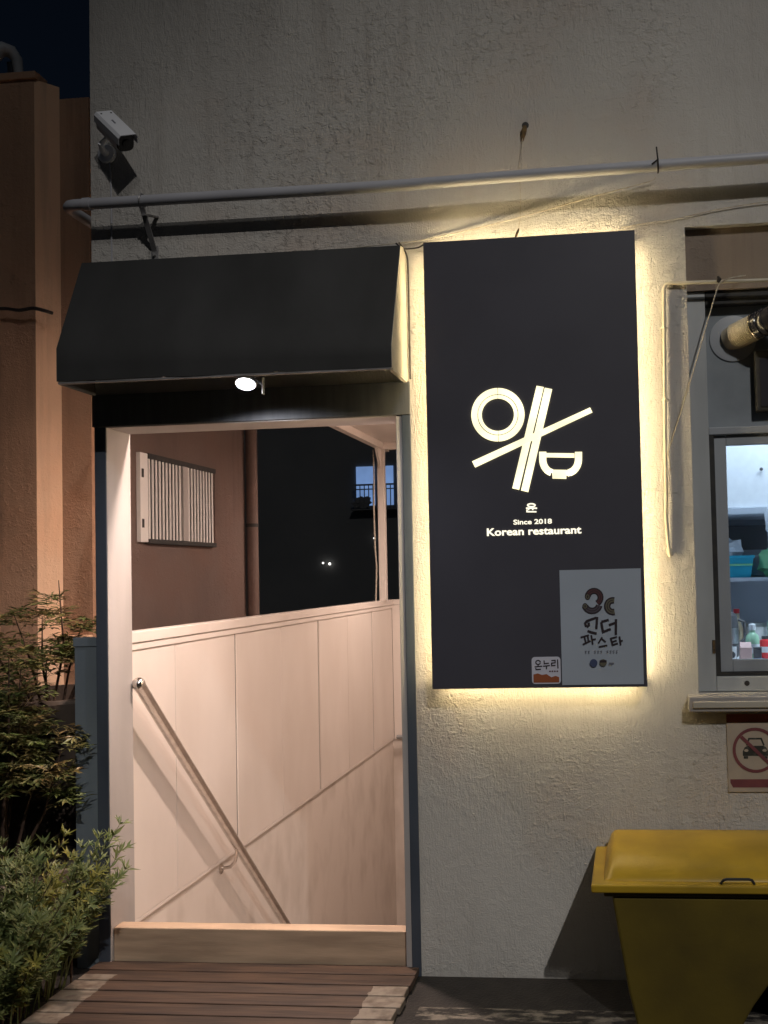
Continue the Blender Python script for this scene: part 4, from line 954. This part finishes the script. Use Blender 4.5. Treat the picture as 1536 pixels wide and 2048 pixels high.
def nandina(name, base, canes, label, seed, fr=(9, 14), leafmat='leafa'):
    rr = random.Random(seed)
    t = thing(name, base, label, 'shrub')
    crown = MB(); tipm = MB(); nst = []
    for (dx, dy, h, lean) in canes:
        b = Vector(base)+Vector((dx*.35, dy*.35, 0)); top = Vector(base)+Vector((dx+lean, dy, h))
        mid = (b+top)/2+Vector((rr.uniform(-.03, .03), rr.uniform(-.03, .03), 0))
        MB().tube([b, (b+mid)/2, mid, (mid+top)/2, top], [.0065, .006, .005, .0035, .0018], 6).build('cane', 'stem', t, smooth=True)
        for k in range(rr.randint(*fr)):
            s = rr.uniform(.52, 1.0); p = mid.lerp(top, max(0, (s-.5)*2))
            a = rr.uniform(0, 2*PI); dirv = Vector((math.cos(a), math.sin(a), rr.uniform(.15, .9))).normalized()
            Lf = rr.uniform(.10, .20); pts = []
            for q in range(5):
                u = q/4; pts.append(p+dirv*Lf*u+Vector((0, 0, -.05*u*u)))
            crown.tube(pts, .0012, 4, False)
            for q in range(1, 5):
                side = dirv.cross(Vector((0, 0, 1))).normalized()
                for sg_ in (-1, 1):
                    pd = (side*sg_*.8+dirv*.6+rv(rr)*.25).normalized(); pl_ = rr.uniform(.03, .075)*(1.2-q*.12)
                    e = pts[q]+pd*pl_
                    crown.tube([pts[q], e], .0008, 3, False)
                    for (u, sp) in ((.45, 1), (.5, -1), (.85, 1), (.9, -1), (1, 0)):
                        ld = (pd*(.7 if sp else 1.2)+pd.cross(Vector((0, 0, 1)))*sp*.8+rv(rr)*.3+Vector((0, 0, -.12))).normalized()
                        leaf(crown, pts[q]+pd*pl_*u, ld, Vector((0, 0, 1))+rv(rr)*.45, rr.uniform(.028, .058), rr.uniform(.009, .016))
    crown.build('crown', leafmat, t)
    return t
nandina('nandina_shrub', (-2.52, -.03, .37), [(-.14, .02, .62, -.02), (-.05, -.06, .74, .0), (.04, .06, .80, .03), (.10, -.05, .66, .05), (.15, .05, .58, .07), (-.2, -.05, .70, -.05), (.0, .1, .68, 0), (.20, -.04, .50, .10), (.08, .0, .86, -.02), (-.10, .03, .88, .02)],
        'tall leafy shrub on thin canes growing from the round plant pot', 11)
nandina('nandina_shoots', (-2.60, .50, .93), [(.03, -.08, .60, .05), (-.02, .02, .44, -.04), (-.16, .05, .46, -.06), (.16, -.05, .36, .10), (.08, .06, .38, .02), (-.2, -.08, .42, -.1), (.2, -.1, .30, .06), (.05, -.16, .26, .02), (-.1, -.16, .28, .0)],
        'upright reddish green shoots rising from the tall dark planter', 23, (6, 9))

def shrub(name, label, seed):
    rr = random.Random(seed)
    t = thing(name, (-2.3, -.3, 0), label, 'shrub')
    crown = MB(); young = MB()
    stems = 0
    for k in range(190):
        bx, by = rr.uniform(-2.62, -2.12), rr.uniform(-.62, -.12)
        fx = (bx+2.62)/.50
        h = rr.uniform(.30, .56)+.05*math.sin(bx*9)+.12*(fx > .5)*rr.random()
        out = Vector((rr.uniform(-.10, .20)+.10*fx, rr.uniform(-.16, .05), 0))
        if by < -.40: h *= .72
        b = Vector((bx, by, 0)); top = b+out+Vector((0, 0, h))
        if top.x > -1.87: top.x = -1.87-rr.random()*.08
        pts = [b.lerp(top, u)+out*(u*u-u)*.6 for u in (0, .25, .5, .75, 1)]
        if k % 5 == 0 and stems < 40:
            MB().tube(pts, [.004, .0035, .003, .0022, .0014], 5).build('stem', 'stem', t); stems += 1
        else: crown.tube(pts, [.003, .0027, .0023, .0018, .0012], 3, False)
        ax_ = (pts[4]-pts[2]).normalized()
        tgt = young if rr.random() < .16 else crown
        for w in range(11):
            u = .30+.70*(w/10); i = min(3, int(u*4)); p = pts[i].lerp(pts[i+1], u*4-i)
            a0 = rr.uniform(0, 6.28)
            for q in range(4 if w < 10 else 6):
                a = a0+q*2*PI/(4 if w < 10 else 6)+rr.uniform(-.3, .3)
                o = ax_.orthogonal().normalized(); o = o*math.cos(a)+ax_.cross(o)*math.sin(a)
                ld = (o*rr.uniform(.5, .9)+ax_*rr.uniform(.5, 1.0)).normalized()
                L = rr.uniform(.030, .062)
                leaf(tgt, p, ld, ax_+rv(rr)*.3, L, L*.23)
                if q % 2 == 0:
                    s2 = ld.cross(ax_).normalized()
                    for sg_ in (-1, 1): leaf(tgt, p+ld*L*.35, (ld+s2*sg_*.75).normalized(), ax_+rv(rr)*.3, L*.6, L*.17)
    crown.build('crown', 'leafb', t); young.build('young_leaves', 'leafc', t)
    return t
shrub('low_shrub', 'dense low green shrub with pointed leaves beside the ramp', 5)
